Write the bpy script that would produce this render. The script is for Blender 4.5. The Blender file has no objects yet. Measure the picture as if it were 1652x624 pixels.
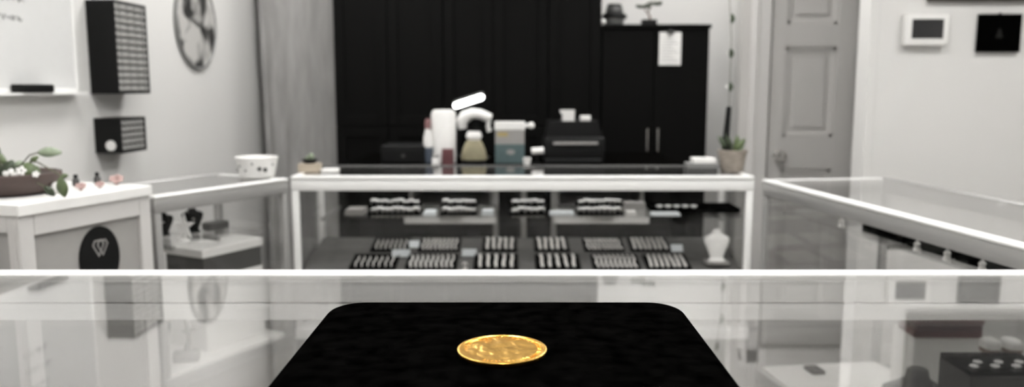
import bpy, bmesh, math, random
from mathutils import Vector, Matrix
random.seed(7)
S = bpy.context.scene
COL = S.collection
PI = math.pi

# ------------------------------------------------------------------ camera, light, exposure
FPX, CX, CY, CZ = 1300.0, 826.0, 312.0, 1.31
TH = math.atan(172.0 / 1300.0)
cd = bpy.data.cameras.new('camera')
cam = bpy.data.objects.new('camera', cd)
COL.objects.link(cam)
cd.sensor_width = 36.0
cd.lens = 36.0 * FPX / 1652.0
cd.clip_start = 0.02
cam.location = (0, 0, CZ)
cam.rotation_euler = (PI / 2 - TH, 0, 0)
cd.dof.use_dof = True
cd.dof.focus_distance = 1.06
cd.dof.aperture_fstop = 3.4
S.camera = cam
S.view_settings.view_transform = 'Standard'
S.view_settings.look = 'None'
S.view_settings.exposure = 0.0
S.view_settings.gamma = 1.0
S.view_settings.use_curve_mapping = False
S.cycles.transparent_max_bounces = 32
S.cycles.max_bounces = 10
w = bpy.data.worlds.new('world')
S.world = w
w.use_nodes = True
w.node_tree.nodes['Background'].inputs[0].default_value = (0.9, 0.9, 0.88, 1)
w.node_tree.nodes['Background'].inputs[1].default_value = 0.05
LIGHT = 22.0          # strength of the ceiling panels
CEIL = 2.72
PANELS = [(-0.75, 0.55), (0.75, 0.55), (-0.75, 2.2), (0.75, 2.2), (-0.85, 3.95), (0.88, 4.15), (2.3, 2.3), (0.0, -1.2)]  # two nearest the back wall are added to brighten curtain and wall strip


# ------------------------------------------------------------------ where a line of sight meets a plane
def ray(px, py):
    a, b = (px - CX) / FPX, (CY - py) / FPX
    c, s = math.cos(TH), math.sin(TH)
    return Vector((a, c + b * s, -s + b * c))


def PZ(px, py, z):
    r = ray(px, py)
    t = (z - CZ) / r.z
    return Vector((0, 0, CZ)) + r * t


def PY(px, py, y):
    r = ray(px, py)
    return Vector((0, 0, CZ)) + r * (y / r.y)


WK, WX = 0.057, -1.825      # the left wall runs x = WX + WK*y


def PW(px, py, off=0.0):
    r = ray(px, py)
    t = (WX + off) / (r.x - WK * r.y)
    return Vector((0, 0, CZ)) + r * t


# ------------------------------------------------------------------ materials
def mat(name, col, rough=0.5, metal=0.0, var=0.04, scale=30.0, bump=0.0, spec=0.5, emit=None, estr=0.0, stretch=None):
    m = bpy.data.materials.new(name)
    m.use_nodes = True
    nt = m.node_tree
    b = nt.nodes['Principled BSDF']
    b.inputs['Roughness'].default_value = rough
    b.inputs['Metallic'].default_value = metal
    b.inputs['Specular IOR Level'].default_value = spec
    tc = nt.nodes.new('ShaderNodeTexCoord')
    mp = nt.nodes.new('ShaderNodeMapping')
    nt.links.new(tc.outputs['Object'], mp.inputs[0])
    if stretch:
        mp.inputs['Scale'].default_value = stretch
    n = nt.nodes.new('ShaderNodeTexNoise')
    n.inputs['Scale'].default_value = scale
    n.inputs['Detail'].default_value = 4
    nt.links.new(mp.outputs[0], n.inputs['Vector'])
    r = nt.nodes.new('ShaderNodeValToRGB')
    r.color_ramp.elements[0].position = 0.3
    r.color_ramp.elements[1].position = 0.7
    r.color_ramp.elements[0].color = [c * (1 - var) for c in col] + [1]
    r.color_ramp.elements[1].color = [min(1, c * (1 + var)) for c in col] + [1]
    nt.links.new(n.outputs['Fac'], r.inputs[0])
    nt.links.new(r.outputs[0], b.inputs['Base Color'])
    if bump:
        bp = nt.nodes.new('ShaderNodeBump')
        bp.inputs['Strength'].default_value = bump
        bp.inputs['Distance'].default_value = 0.002
        nt.links.new(n.outputs['Fac'], bp.inputs['Height'])
        nt.links.new(bp.outputs[0], b.inputs['Normal'])
    if emit:
        b.inputs['Emission Color'].default_value = (*emit, 1)
        b.inputs['Emission Strength'].default_value = estr
    return m


def glass_mat(name, tint=(0.97, 0.97, 0.968), f0=0.04, grey=0.0):
    """architectural glass: see-through, mirror share rising towards grazing angles"""
    m = bpy.data.materials.new(name)
    m.use_nodes = True
    nt = m.node_tree
    nt.nodes.clear()
    out = nt.nodes.new('ShaderNodeOutputMaterial')
    mix = nt.nodes.new('ShaderNodeMixShader')
    tr = nt.nodes.new('ShaderNodeBsdfTransparent')
    tr.inputs[0].default_value = (*tint, 1)
    gl = nt.nodes.new('ShaderNodeBsdfGlossy')
    gl.inputs['Roughness'].default_value = 0.012
    gl.inputs[0].default_value = (0.98, 0.98, 0.98, 1)
    lw = nt.nodes.new('ShaderNodeLayerWeight')
    lw.inputs['Blend'].default_value = 0.5
    pw = nt.nodes.new('ShaderNodeMath'); pw.operation = 'POWER'; pw.inputs[1].default_value = 5.0
    nt.links.new(lw.outputs['Facing'], pw.inputs[0])
    ma = nt.nodes.new('ShaderNodeMath'); ma.operation = 'MULTIPLY_ADD'
    ma.inputs[1].default_value = 1 - f0
    ma.inputs[2].default_value = f0
    nt.links.new(pw.outputs[0], ma.inputs[0])
    nt.links.new(ma.outputs[0], mix.inputs[0])
    nt.links.new(tr.outputs[0], mix.inputs[1])
    nt.links.new(gl.outputs[0], mix.inputs[2])
    nt.links.new(mix.outputs[0], out.inputs[0])
    return m


M = {}
M['wall'] = mat('white_wall_paint', (0.68, 0.67, 0.652), 0.7, var=0.01, scale=3, bump=0.02)
M['grey_wall'] = mat('greige_wall_paint', (0.47, 0.457, 0.44), 0.7, var=0.015, scale=3)
M['far_wall'] = mat('dark_grey_wall_paint', (0.13, 0.128, 0.125), 0.8, var=0.02, scale=3)
M['ceiling'] = mat('ceiling_paint', (0.78, 0.77, 0.75), 0.9, var=0.01, scale=4)
M['floor'] = mat('pale_vinyl_floor', (0.27, 0.263, 0.25), 0.35, var=0.10, scale=6)
M['door'] = mat('door_paint', (0.50, 0.487, 0.47), 0.45, var=0.01)
M['casing'] = mat('casing_paint', (0.56, 0.545, 0.53), 0.5, var=0.01)
M['curtain'] = mat('grey_cloth', (0.31, 0.303, 0.295), 0.9, var=0.16, scale=7, stretch=(3, 3, 0.5), bump=0.1)
M['black_wood'] = mat('black_cabinet', (0.0022, 0.0021, 0.0019), 0.55, var=0.2, scale=12, stretch=(6, 6, 0.6), spec=0.08)
M['desk_black'] = mat('matt_black_desk', (0.0022, 0.0021, 0.0019), 1.0, var=0.2, scale=12, spec=0.0)
M['black_plastic'] = mat('black_plastic', (0.005, 0.005, 0.005), 0.5, var=0.1, spec=0.2)
M['black_velvet'] = mat('black_velvet', (0.0012, 0.0012, 0.0011), 1.0, var=0.55, scale=60, spec=0.0, bump=0.15)
M['pad_velvet'] = mat('pad_velvet', (0.0011, 0.00105, 0.0010), 1.0, var=0.8, scale=45, spec=0.0, bump=0.2)
M['rail'] = mat('satin_white_aluminium', (0.80, 0.795, 0.78), 0.38, metal=0.0, var=0.02, scale=8, stretch=(1, 20, 20))
M['grey_and_shade_rail'] = mat('grey_and_shade_aluminium', (0.40, 0.395, 0.385), 0.35, metal=0.5, var=0.04, scale=8, stretch=(1, 20, 20))  # real grey metal; on side-case rails it puts shade into white aluminium
M['deck_white'] = mat('white_laminate', (0.78, 0.77, 0.75), 0.5, var=0.02)
M['deck_dark'] = mat('charcoal_deck_cloth', (0.075, 0.073, 0.07), 0.9, var=0.15, scale=20)
M['panel_grey'] = mat('grey_laminate', (0.33, 0.32, 0.305), 0.5, var=0.02)
M['glass'] = glass_mat('showcase_glass', f0=0.015)
M['glass_end'] = glass_mat('showcase_end_glass', (0.93, 0.93, 0.928), 0.03)
M['glass_top'] = glass_mat('showcase_glass_top', (0.95, 0.95, 0.948), 0.10)
M['white'] = mat('white_plastic', (0.78, 0.77, 0.75), 0.45, var=0.02)
M['paper'] = mat('white_paper', (0.72, 0.71, 0.69), 0.8, var=0.04, scale=60)
M['white_board'] = mat('whiteboard_enamel', (0.66, 0.66, 0.65), 0.25, var=0.01)
M['ink'] = mat('faint_grey_ink', (0.22, 0.22, 0.22), 0.8)
M['grey_plastic'] = mat('grey_plastic', (0.20, 0.20, 0.195), 0.5)
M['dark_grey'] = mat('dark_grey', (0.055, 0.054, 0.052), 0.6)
M['motif'] = mat('faint_grey_motif', (0.012, 0.012, 0.011), 0.8, spec=0.1)
M['screen'] = mat('dark_screen', (0.022, 0.022, 0.023), 0.2)
M['chrome'] = mat('chrome', (0.75, 0.74, 0.72), 0.18, metal=1.0, var=0.02)
M['silver'] = mat('silver', (0.90, 0.88, 0.85), 0.3, metal=0.55, var=0.1, scale=200)
M['gem'] = mat('bright_stone', (0.95, 0.94, 0.92), 0.15, metal=0.2, var=0.1, scale=300)
M['tag_blue'] = mat('pale_blue_card', (0.72, 0.76, 0.78), 0.5)
M['terracotta'] = mat('brown_clay', (0.075, 0.052, 0.046), 0.6, var=0.15, scale=15)
M['basket'] = mat('woven_beige', (0.27, 0.235, 0.20), 0.8, var=0.3, scale=40, stretch=(1, 1, 5), bump=0.4)
M['soil'] = mat('soil', (0.03, 0.025, 0.02), 0.95, var=0.5, scale=80, bump=0.5)
M['leaf'] = mat('leaf_green', (0.10, 0.135, 0.06), 0.5, var=0.35, scale=25)
M['leaf_pale'] = mat('pale_leaf_green', (0.24, 0.29, 0.20), 0.5, var=0.25, scale=25)
M['leaf_dark'] = mat('dark_leaf_green', (0.035, 0.05, 0.025), 0.5, var=0.3, scale=25)
M['petal'] = mat('white_petal', (0.75, 0.74, 0.72), 0.6)
M['pink'] = mat('dusty_pink_petal', (0.40, 0.27, 0.25), 0.7, var=0.2)
M['stem'] = mat('stem_brown_green', (0.10, 0.10, 0.06), 0.6)
M['tan'] = mat('tan_wood', (0.42, 0.36, 0.28), 0.6, var=0.1, scale=10, stretch=(1, 8, 8))
M['khaki'] = mat('khaki_cloth', (0.25, 0.225, 0.145), 0.8, var=0.15, scale=20)
M['maroon'] = mat('maroon_card', (0.11, 0.035, 0.038), 0.6, var=0.15)
M['maroon_dark'] = mat('dark_maroon_card', (0.07, 0.028, 0.03), 0.6, var=0.15)
M['red'] = mat('muted_red', (0.22, 0.11, 0.11), 0.5)
M['blue'] = mat('muted_blue', (0.06, 0.075, 0.10), 0.5)
M['teal'] = mat('muted_teal', (0.075, 0.115, 0.118), 0.6, var=0.1)
M['mustard'] = mat('mustard_print', (0.36, 0.28, 0.12), 0.6)
M['box_grey'] = mat('grey_card', (0.28, 0.27, 0.26), 0.6)
M['brown_wood'] = mat('brown_wood', (0.16, 0.10, 0.07), 0.6, var=0.2, scale=8, stretch=(8, 8, 1))
M['frame_dark'] = mat('dark_bronze_frame', (0.035, 0.032, 0.022), 0.5)
M['drawer'] = mat('smoky_clear_drawer', (0.42, 0.415, 0.40), 0.35, var=0.45, scale=90)
M['led'] = mat('lamp_diffuser', (0.9, 0.9, 0.9), 0.5, emit=(1.0, 0.99, 0.97), estr=9.0)
M['ceiling_led'] = mat('ceiling_panel_diffuser', (0.9, 0.9, 0.9), 0.5, emit=(1.0, 0.99, 0.972), estr=LIGHT)


def moon_mat():
    m = mat('round_print_picture', (0.3, 0.3, 0.3), 0.4)
    nt = m.node_tree
    n = [x for x in nt.nodes if x.type == 'TEX_NOISE'][0]
    n.inputs['Scale'].default_value = 5.5
    n.inputs['Detail'].default_value = 2.5
    n.inputs['Distortion'].default_value = 0.9
    r = [x for x in nt.nodes if x.type == 'VALTORGB'][0]
    r.color_ramp.elements[0].position = 0.43
    r.color_ramp.elements[0].color = (0.022, 0.022, 0.021, 1)
    r.color_ramp.elements[1].position = 0.56
    r.color_ramp.elements[1].color = (0.50, 0.49, 0.47, 1)
    return m


M['moon'] = moon_mat()


def gold_mat():
    m = mat('gold', (0.96, 0.55, 0.12), 0.30, metal=1.0, var=0.07, scale=34, bump=0.0)
    nt = m.node_tree
    b = nt.nodes['Principled BSDF']
    n2 = nt.nodes.new('ShaderNodeTexNoise')
    n2.inputs['Scale'].default_value = 42
    n2.inputs['Detail'].default_value = 3
    tc = nt.nodes.new('ShaderNodeTexCoord')
    nt.links.new(tc.outputs['Object'], n2.inputs['Vector'])
    bp = nt.nodes.new('ShaderNodeBump')
    bp.inputs['Strength'].default_value = 0.9
    bp.inputs['Distance'].default_value = 0.0022
    nt.links.new(n2.outputs['Fac'], bp.inputs['Height'])
    nt.links.new(bp.outputs[0], b.inputs['Normal'])
    return m


M['gold'] = gold_mat()


# ------------------------------------------------------------------ mesh helpers
def box(bm, x0, x1, y0, y1, z0, z1, bev=0.0, seg=2):
    r = bmesh.ops.create_cube(bm, size=1.0)
    vs = r['verts']
    for v in vs:
        v.co = Vector(((x0 + x1) / 2 + v.co.x * (x1 - x0), (y0 + y1) / 2 + v.co.y * (y1 - y0), (z0 + z1) / 2 + v.co.z * (z1 - z0)))
    if bev > 0:
        es = list({e for v in vs for e in v.link_edges})
        bmesh.ops.bevel(bm, geom=es, offset=bev, segments=seg, affect='EDGES', profile=0.5)
    return vs


def lathe(bm, prof, seg=32, c=(0, 0, 0), sx=1.0, sy=1.0):
    """surface of revolution about z; prof = [(r, z), ...]; closed at r=0 ends"""
    rings = []
    for r, z in prof:
        if r < 1e-6:
            rings.append([bm.verts.new((c[0], c[1], c[2] + z))])
        else:
            rings.append([bm.verts.new((c[0] + sx * r * math.cos(2 * PI * k / seg), c[1] + sy * r * math.sin(2 * PI * k / seg), c[2] + z)) for k in range(seg)])
    for a, b in zip(rings, rings[1:]):
        for k in range(seg):
            k2 = (k + 1) % seg
            if len(a) == 1 and len(b) == 1:
                continue
            if len(a) == 1:
                bm.faces.new((a[0], b[k2], b[k]))
            elif len(b) == 1:
                bm.faces.new((a[k], a[k2], b[0]))
            else:
                bm.faces.new((a[k], a[k2], b[k2], b[k]))


def tube(bm, pts, r, seg=10):
    pts = [Vector(p) for p in pts]
    rs = r if isinstance(r, (list, tuple)) else [r] * len(pts)
    rings = []
    prev = None
    for i, p in enumerate(pts):
        d = (pts[min(i + 1, len(pts) - 1)] - pts[max(i - 1, 0)]).normalized()
        if prev is None:
            u = d.orthogonal().normalized()
        else:
            u = (prev - d * prev.dot(d)).normalized()
        prev = u
        v = d.cross(u)
        rings.append([bm.verts.new(p + (u * math.cos(2 * PI * k / seg) + v * math.sin(2 * PI * k / seg)) * rs[i]) for k in range(seg)])
    for a, b in zip(rings, rings[1:]):
        for k in range(seg):
            k2 = (k + 1) % seg
            bm.faces.new((a[k], a[k2], b[k2], b[k]))
    bm.faces.new(list(reversed(rings[0])))
    bm.faces.new(rings[-1])


def ball(bm, c, r, sx=1, sy=1, sz=1, sub=2):
    res = bmesh.ops.create_icosphere(bm, subdivisions=sub, radius=1.0)
    for v in res['verts']:
        v.co = Vector((c[0] + v.co.x * r * sx, c[1] + v.co.y * r * sy, c[2] + v.co.z * r * sz))
    return res['verts']


def prism(bm, poly, y0, y1):
    """polygon in x,z pushed along y"""
    a = [bm.verts.new((x, y0, z)) for x, z in poly]
    b = [bm.verts.new((x, y1, z)) for x, z in poly]
    n = len(poly)
    bm.faces.new(a)
    bm.faces.new(list(reversed(b)))
    for k in range(n):
        k2 = (k + 1) % n
        bm.faces.new((a[k2], a[k], b[k], b[k2]))


def rounded_outline(w, d, r, n=10):
    pts = []
    for cx, cy, a0 in ((w / 2 - r, d / 2 - r, 0), (-w / 2 + r, d / 2 - r, PI / 2), (-w / 2 + r, -d / 2 + r, PI), (w / 2 - r, -d / 2 + r, 1.5 * PI)):
        for k in range(n + 1):
            a = a0 + PI / 2 * k / n
            pts.append((cx + r * math.cos(a), cy + r * math.sin(a)))
    return pts


def rounded_slab(bm, w, d, h, r, e, taper=0.0, c=(0, 0, 0)):
    """slab with rounded plan corners r and rounded top and bottom edges e"""
    rings = []
    levels = [(e * (1 - math.cos(a)), e * (1 - math.sin(a))) for a in []]
    for k in range(7):
        a = PI / 2 * k / 6
        levels.append((e * (1 - math.sin(a)), e * (1 - math.cos(a))))
    for k in range(7):
        a = PI / 2 * k / 6
        levels.append((e * (1 - math.cos(a)), h - e + e * math.sin(a)))
    for ins, z in levels:
        f = taper * (1 - z / h)
        o = rounded_outline(w - 2 * ins + 2 * f, d - 2 * ins + 2 * f, max(r - ins + f, 0.001))
        rings.append([bm.verts.new((c[0] + x, c[1] + y, c[2] + z)) for x, y in o])
    n = len(rings[0])
    for a, b in zip(rings, rings[1:]):
        for k in range(n):
            bm.faces.new((a[k], a[(k + 1) % n], b[(k + 1) % n], b[k]))
    bm.faces.new(list(reversed(rings[0])))
    bm.faces.new(rings[-1])


def build(name, bm, m, parent=None, smooth=False, bake=False):
    me = bpy.data.meshes.new(name)
    bmesh.ops.recalc_face_normals(bm, faces=bm.faces)
    bm.to_mesh(me)
    bm.free()
    if smooth:
        for p in me.polygons:
            p.use_smooth = True
        try:
            me.set_sharp_from_angle(angle=math.radians(38))
        except Exception:
            pass
    me.materials.append(m)
    o = bpy.data.objects.new(name, me)
    COL.objects.link(o)
    if parent:
        o.parent = parent
    return o


def tag(o, label, cat, group=None, kind=None):
    o['label'] = label
    o['category'] = cat
    if group:
        o['group'] = group
    if kind:
        o['kind'] = kind
    return o


def thing(name, label, cat, loc=(0, 0, 0), rz=0.0, group=None, rx=0.0):
    o = bpy.data.objects.new(name, None)
    o.empty_display_size = 0.05
    COL.objects.link(o)
    o.location = loc
    o.rotation_euler = (rx, 0, rz)
    return tag(o, label, cat, group)


def struct(name, bm, m, parent=None, **kw):
    o = build(name, bm, m, parent, **kw)
    if not parent:
        o['kind'] = 'structure'
    return o


def bx(name, m, parent, *a, bev=0.0, smooth=False):
    bm = bmesh.new()
    box(bm, *a, bev=bev)
    return build(name, bm, m, parent, smooth=smooth)


def copy_tree(o, parent=None):
    c = o.copy()
    COL.objects.link(c)
    if parent:
        c.parent = parent
    for ch in [x for x in COL.objects if x.parent == o]:
        copy_tree(ch, c)
    return c


def at(o, loc, rz=None, label=None, group=None, rx=None):
    o.location = loc
    e = list(o.rotation_euler)
    if rz is not None:
        e[2] = rz
    if rx is not None:
        e[0] = rx
    o.rotation_euler = e
    if label:
        o['label'] = label
    if group:
        o['group'] = group
    return o


# ================================================================== THE ROOM
YB = 5.05           # back wall
YD = 4.30           # door wall
YR = 3.70           # right wall that faces us
XS = 3.2
YN = -2.2

bm = bmesh.new(); box(bm, -2.3, XS + 0.2, YN - 0.2, YB + 0.2, -0.12, 0.0)
struct('floor', bm, M['floor'])
bm = bmesh.new(); box(bm, -2.3, XS + 0.2, YN - 0.2, YB + 0.2, CEIL, CEIL + 0.12)
struct('ceiling', bm, M['ceiling'])
# left wall: slightly splayed slab
bm = bmesh.new()
pts = [(WX + WK * YN, YN), (WX + WK * YB, YB), (WX + WK * YB - 0.15, YB), (WX + WK * YN - 0.15, YN)]
lo = [bm.verts.new((x, y, 0)) for x, y in pts]
hi = [bm.verts.new((x, y, CEIL)) for x, y in pts]
bm.faces.new(lo); bm.faces.new(hi)
for k in range(4):
    bm.faces.new((lo[k], lo[(k + 1) % 4], hi[(k + 1) % 4], hi[k]))
struct('wall_left', bm, M['wall'])
bm = bmesh.new(); box(bm, -1.75, 1.80, YB, YB + 0.14, 0, CEIL)
struct('wall_back', bm, M['wall'])
XA = 1.205
bm = bmesh.new(); box(bm, 1.65, 1.75, YD + 0.1, YB, 0, CEIL)
struct('wall_alcove', bm, M['wall'])
# wall with the door opening
DX0, DX1, DH = 1.368, 2.145, 2.04
bm = bmesh.new()
box(bm, XA, DX0 - 0.012, YD, YD + 0.1, 0, CEIL)
box(bm, DX1 + 0.012, XS, YD, YD + 0.1, 0, CEIL)
box(bm, DX0 - 0.012, DX1 + 0.012, YD, YD + 0.1, DH + 0.012, CEIL)
struct('wall_door', bm, M['grey_wall'])
XR = PY(1400, 140, YR).x
bm = bmesh.new(); box(bm, XR, XS, YR, YR + 0.11, 0, CEIL)
struct('wall_right', bm, M['wall'])
bm = bmesh.new(); box(bm, XR - 0.008, XR + 0.035, YR - 0.008, YR + 0.118, 0, CEIL - 0.001, bev=0.004)
struct('trim_1', bm, M['wall'])
bm = bmesh.new(); box(bm, XS, XS + 0.12, YN, YD + 0.1, 0, CEIL)
struct('wall_side', bm, M['wall'])
bm = bmesh.new(); box(bm, -2.1, XS + 0.12, YN - 0.14, YN, 0, CEIL)
struct('wall_front', bm, M['far_wall'])
bm = bmesh.new()
for x0, x1 in ((-1.5, 1.64),):
    box(bm, x0, x1, YB - 0.014, YB, 0, 0.1, bev=0.003)
struct('baseboard_back', bm, M['white'])
bm = bmesh.new(); box(bm, XR + 0.04, XS, YR - 0.014, YR, 0, 0.1, bev=0.003)
struct('baseboard_right', bm, M['white'])

# door casing
bm = bmesh.new()
for s, xa in ((-1, DX0), (1, DX1)):
    x0, x1 = (xa - 0.115, xa - 0.012) if s < 0 else (xa + 0.012, xa + 0.115)
    box(bm, x0, x1, YD - 0.016, YD, 0, DH + 0.1, bev=0.004)
    box(bm, (x0 + 0.012 if s < 0 else x1 - 0.035), (x0 + 0.035 if s < 0 else x1 - 0.012), YD - 0.026, YD - 0.012, 0, DH + 0.1, bev=0.004)
box(bm, DX0 - 0.115, DX1 + 0.115, YD - 0.016, YD, DH + 0.012, DH + 0.115, bev=0.004)
struct('trim_2', bm, M['casing'])
# six panel door
bm = bmesh.new()
box(bm, DX0, DX1, YD + 0.02, YD + 0.055, 0.01, DH)
cols = [(1.443, 1.712), (1.812, 2.075)]
rows = [(0.22, 0.875), (1.045, 1.52), (1.635, 1.90)]
for x0, x1 in cols:
    for z0, z1 in rows:
        # sunk moulding and raised field
        bd = 0.022
        for (a, b, c, d) in ((x0, x1, z1 - bd, z1), (x0, x1, z0, z0 + bd), (x0, x0 + bd, z0, z1), (x1 - bd, x1, z0, z1)):
            box(bm, a, b, YD + 0.0125, YD + 0.021, c, d, bev=0.0035)
        box(bm, x0 + 0.05, x1 - 0.05, YD + 0.014, YD + 0.021, z0 + 0.05, z1 - 0.05, bev=0.0055)
xs = [DX0, cols[0][0], cols[0][1], cols[1][0], cols[1][1], DX1]
for a, b in ((xs[0], xs[1]), (xs[2], xs[3]), (xs[4], xs[5])):
    box(bm, a, b, YD + 0.0045, YD + 0.021, 0.01, DH, bev=0.002)
for a, b in ((xs[1], xs[2]), (xs[3], xs[4])):
    for z0, z1 in ((0.01, 0.22), (0.875, 1.045), (1.52, 1.635), (1.90, DH)):
        box(bm, a, b, YD + 0.0048, YD + 0.021, z0, z1)
door = struct('door_1', bm, M['door'])
kp = PY(1251, 251, YD - 0.03)
bm = bmesh.new()
lathe(bm, [(0, 0), (0.031, 0), (0.031, 0.006), (0.014, 0.010), (0.012, 0.03), (0.024, 0.036), (0.029, 0.05), (0.024, 0.062), (0, 0.066)], 24)
for v in bm.verts:
    v.co = Vector((DX0 + 0.055 + v.co.x, YD + 0.004 - v.co.z, kp.z + v.co.y))
build('door_knob', bm, M['chrome'], door, smooth=True)
# brown board behind the corner of the right wall
bm = bmesh.new(); box(bm, 1.672, 1.76, 3.88, 3.90, 0, 1.16, bev=0.003)
tag(build('wooden_board', bm, M['brown_wood']), 'narrow brown wooden board edge standing between door and right wall', 'board')

# ceiling panels
cl0 = None
for i, (x, y) in enumerate(PANELS):
    if cl0 is None:
        cl0 = thing('ceiling_light', 'square white ceiling light panel out of view above the room', 'ceiling light', (x, y, CEIL), 0, 'ceiling light panels')
        bm = bmesh.new()
        for a in ((-0.31, 0.31, -0.31, -0.29), (-0.31, 0.31, 0.29, 0.31), (-0.31, -0.29, -0.29, 0.29), (0.29, 0.31, -0.29, 0.29)):
            box(bm, *a, -0.03, 0.0)
        build('frame', bm, M['white'], cl0)
        bx('diffuser', M['ceiling_led'], cl0, -0.289, 0.289, -0.289, 0.289, -0.02, -0.01)
    else:
        at(copy_tree(cl0), (x, y, CEIL))

# ================================================================== SHOWCASES
TOP = 0.97
RH = 0.054


def showcase(name, label, origin, ang, L, W, deck_z, rail, shelf_z=None, shelf_w=None, deck=None, sloped=False, back_track=False, base=None, back_mat=None, lip_back=None, lip=0.0118, parts_posts=True, front_glass=True):
    t = thing(name, label, 'showcase', (origin[0], origin[1], 0), ang)
    pw = 0.028
    # top rails: face below, rounded lip above; side cases get its highlight as whiter colour
    lip_m = M['rail']
    for a in 'fblr':
        bm = bmesh.new(); bl = bmesh.new()
        if a == 'f':
            box(bm, 0, L, 0, 0.024, TOP - RH, TOP - lip - 0.0002, bev=0.003); box(bl, 0, L, -0.004, 0.03, TOP - lip, TOP + 0.003, bev=0.005, seg=3)
        if a == 'b':
            box(bm, 0, L, W - 0.024, W, TOP - RH, TOP - lip - 0.0002, bev=0.003); box(bl, 0, L, W - 0.03, W + 0.004, TOP - lip, TOP + 0.003, bev=0.005, seg=3)
        if a == 'l':
            box(bm, -0.0005, 0.022, 0.03, W - 0.03, TOP - RH, TOP - lip - 0.0002, bev=0.003); box(bl, -0.001, 0.023, 0.031, W - 0.031, TOP - lip, TOP + 0.001, bev=0.003)
        if a == 'r':
            box(bm, L - 0.022, L + 0.0005, 0.03, W - 0.03, TOP - RH, TOP - lip - 0.0002, bev=0.003); box(bl, L - 0.023, L + 0.001, 0.031, W - 0.031, TOP - lip, TOP + 0.001, bev=0.003)
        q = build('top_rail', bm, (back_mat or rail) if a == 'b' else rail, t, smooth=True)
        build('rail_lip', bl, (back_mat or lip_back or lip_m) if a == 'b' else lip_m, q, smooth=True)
    for (x, y) in ((0, 0), (L - pw, 0), (0, W - pw), (L - pw, W - pw)):
        bm = bmesh.new()
        box(bm, x + 0.001, x + pw - 0.001, y + 0.001, y + pw - 0.001, deck_z - 0.02, TOP - RH, bev=0.004)
        build('corner_post', bm, rail, t, smooth=True)
    bx('glass_top', M['glass_top'], t, 0.024, L - 0.024, 0.031, W - 0.031, TOP - 0.006, TOP)
    if front_glass:
        bx('front_glass', M['glass'], t, pw, L - pw, 0.008, 0.013, deck_z, TOP - RH)
    bx('end_glass', M['glass_end'], t, 0.008, 0.013, pw, W - pw, deck_z, TOP - RH)
    bx('end_glass', M['glass_end'], t, L - 0.013, L - 0.008, pw, W - pw, deck_z, TOP - RH)
    if back_track:
        bx('door_track', rail, t, pw, L - pw, W - 0.022, W - 0.002, TOP - RH - 0.034, TOP - RH - 0.002, bev=0.003)
        bx('sliding_glass_door', M['glass'], t, pw, L / 2 + 0.03, W - 0.010, W - 0.005, deck_z, TOP - RH - 0.036)
        bx('sliding_glass_door', M['glass'], t, L / 2 - 0.03, L - pw, W - 0.018, W - 0.013, deck_z, TOP - RH - 0.036)
    else:
        bx('sliding_glass_door', M['glass'], t, pw, L / 2 + 0.02, W - 0.010, W - 0.005, deck_z, TOP - RH)
        bx('sliding_glass_door', M['glass'], t, L / 2 - 0.02, L - pw, W - 0.018, W - 0.013, deck_z, TOP - RH)
    if shelf_z:
        sw = shelf_w or (0.04, W - 0.04)
        bx('glass_shelf', M['glass'], t, 0.02, L - 0.02, sw[0], sw[1], shelf_z - 0.008, shelf_z)
        for x in (0.10, L / 2, L - 0.10):
            bx('shelf_bracket', M['grey_and_shade_rail'], t, x - 0.006, x + 0.006, sw[0] + 0.01, sw[1], shelf_z - 0.022, shelf_z - 0.0085)
    # deck, base cabinet and kick
    if sloped:
        bm = bmesh.new()
        a = [(0.024, 0.03, 0.592), (L - 0.024, 0.03, 0.592), (L - 0.024, W - 0.03, 0.660), (0.024, W - 0.03, 0.660)]
        lo = [bm.verts.new((x, y, z - 0.014)) for x, y, z in a]
        hi = [bm.verts.new((x, y, z)) for x, y, z in a]
        bm.faces.new(lo); bm.faces.new(hi)
        for k in range(4):
            bm.faces.new((lo[k], lo[(k + 1) % 4], hi[(k + 1) % 4], hi[k]))
        build('sloped_display_deck', bm, deck, t)
        bx('deck', M['deck_white'], t, 0.02, L - 0.02, 0.02, W - 0.02, deck_z - 0.02, deck_z)
    else:
        bx('deck', deck or M['deck_white'], t, 0.02, L - 0.02, 0.014, W - 0.02, deck_z - 0.02, deck_z)
    bx('base_cabinet', base or M['panel_grey'], t, 0.0, L, 0.0, W, 0.09, deck_z - 0.021, bev=0.004)
    bx('bottom_rail', rail, t, -0.002, L + 0.002, -0.003, 0.012, deck_z - 0.05, deck_z - 0.005, bev=0.003)
    bx('kick_plate', M['dark_grey'], t, 0.03, L - 0.03, 0.04, W - 0.02, 0, 0.09)
    return t


# rear case
RX0, RX1, RY, RW = -0.845, 0.925, 3.055, 0.435
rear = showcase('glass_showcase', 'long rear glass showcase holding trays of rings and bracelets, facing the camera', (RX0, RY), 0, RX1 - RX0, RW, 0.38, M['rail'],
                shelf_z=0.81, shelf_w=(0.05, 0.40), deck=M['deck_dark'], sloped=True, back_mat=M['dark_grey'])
# left case
LO, LA, LL, LW = Vector((-1.115, 2.485)), math.atan2(0.51, 0.283), 0.575, 0.38
left = showcase('glass_showcase', 'short glass showcase slanting along the left wall, white dotted bowl on top', LO, LA, LL, LW, 0.38, M['grey_and_shade_rail'],
                shelf_z=0.80, shelf_w=(0.04, 0.34), lip_back=M['grey_and_shade_rail'], lip=0.007)
# right case
RO = Vector((1.125, 1.52)); RE = Vector((0.925, 2.955))
RA = math.atan2(RO.y - RE.y, RO.x - RE.x)
RL = (RO - RE).length
right = showcase('glass_showcase', 'long glass showcase running towards us along the right side', RE, RA, RL, 0.50, 0.26, M['grey_and_shade_rail'],
                 shelf_z=0.875, shelf_w=(0.03, 0.26), lip_back=M['grey_and_shade_rail'], lip=0.009)
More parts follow.
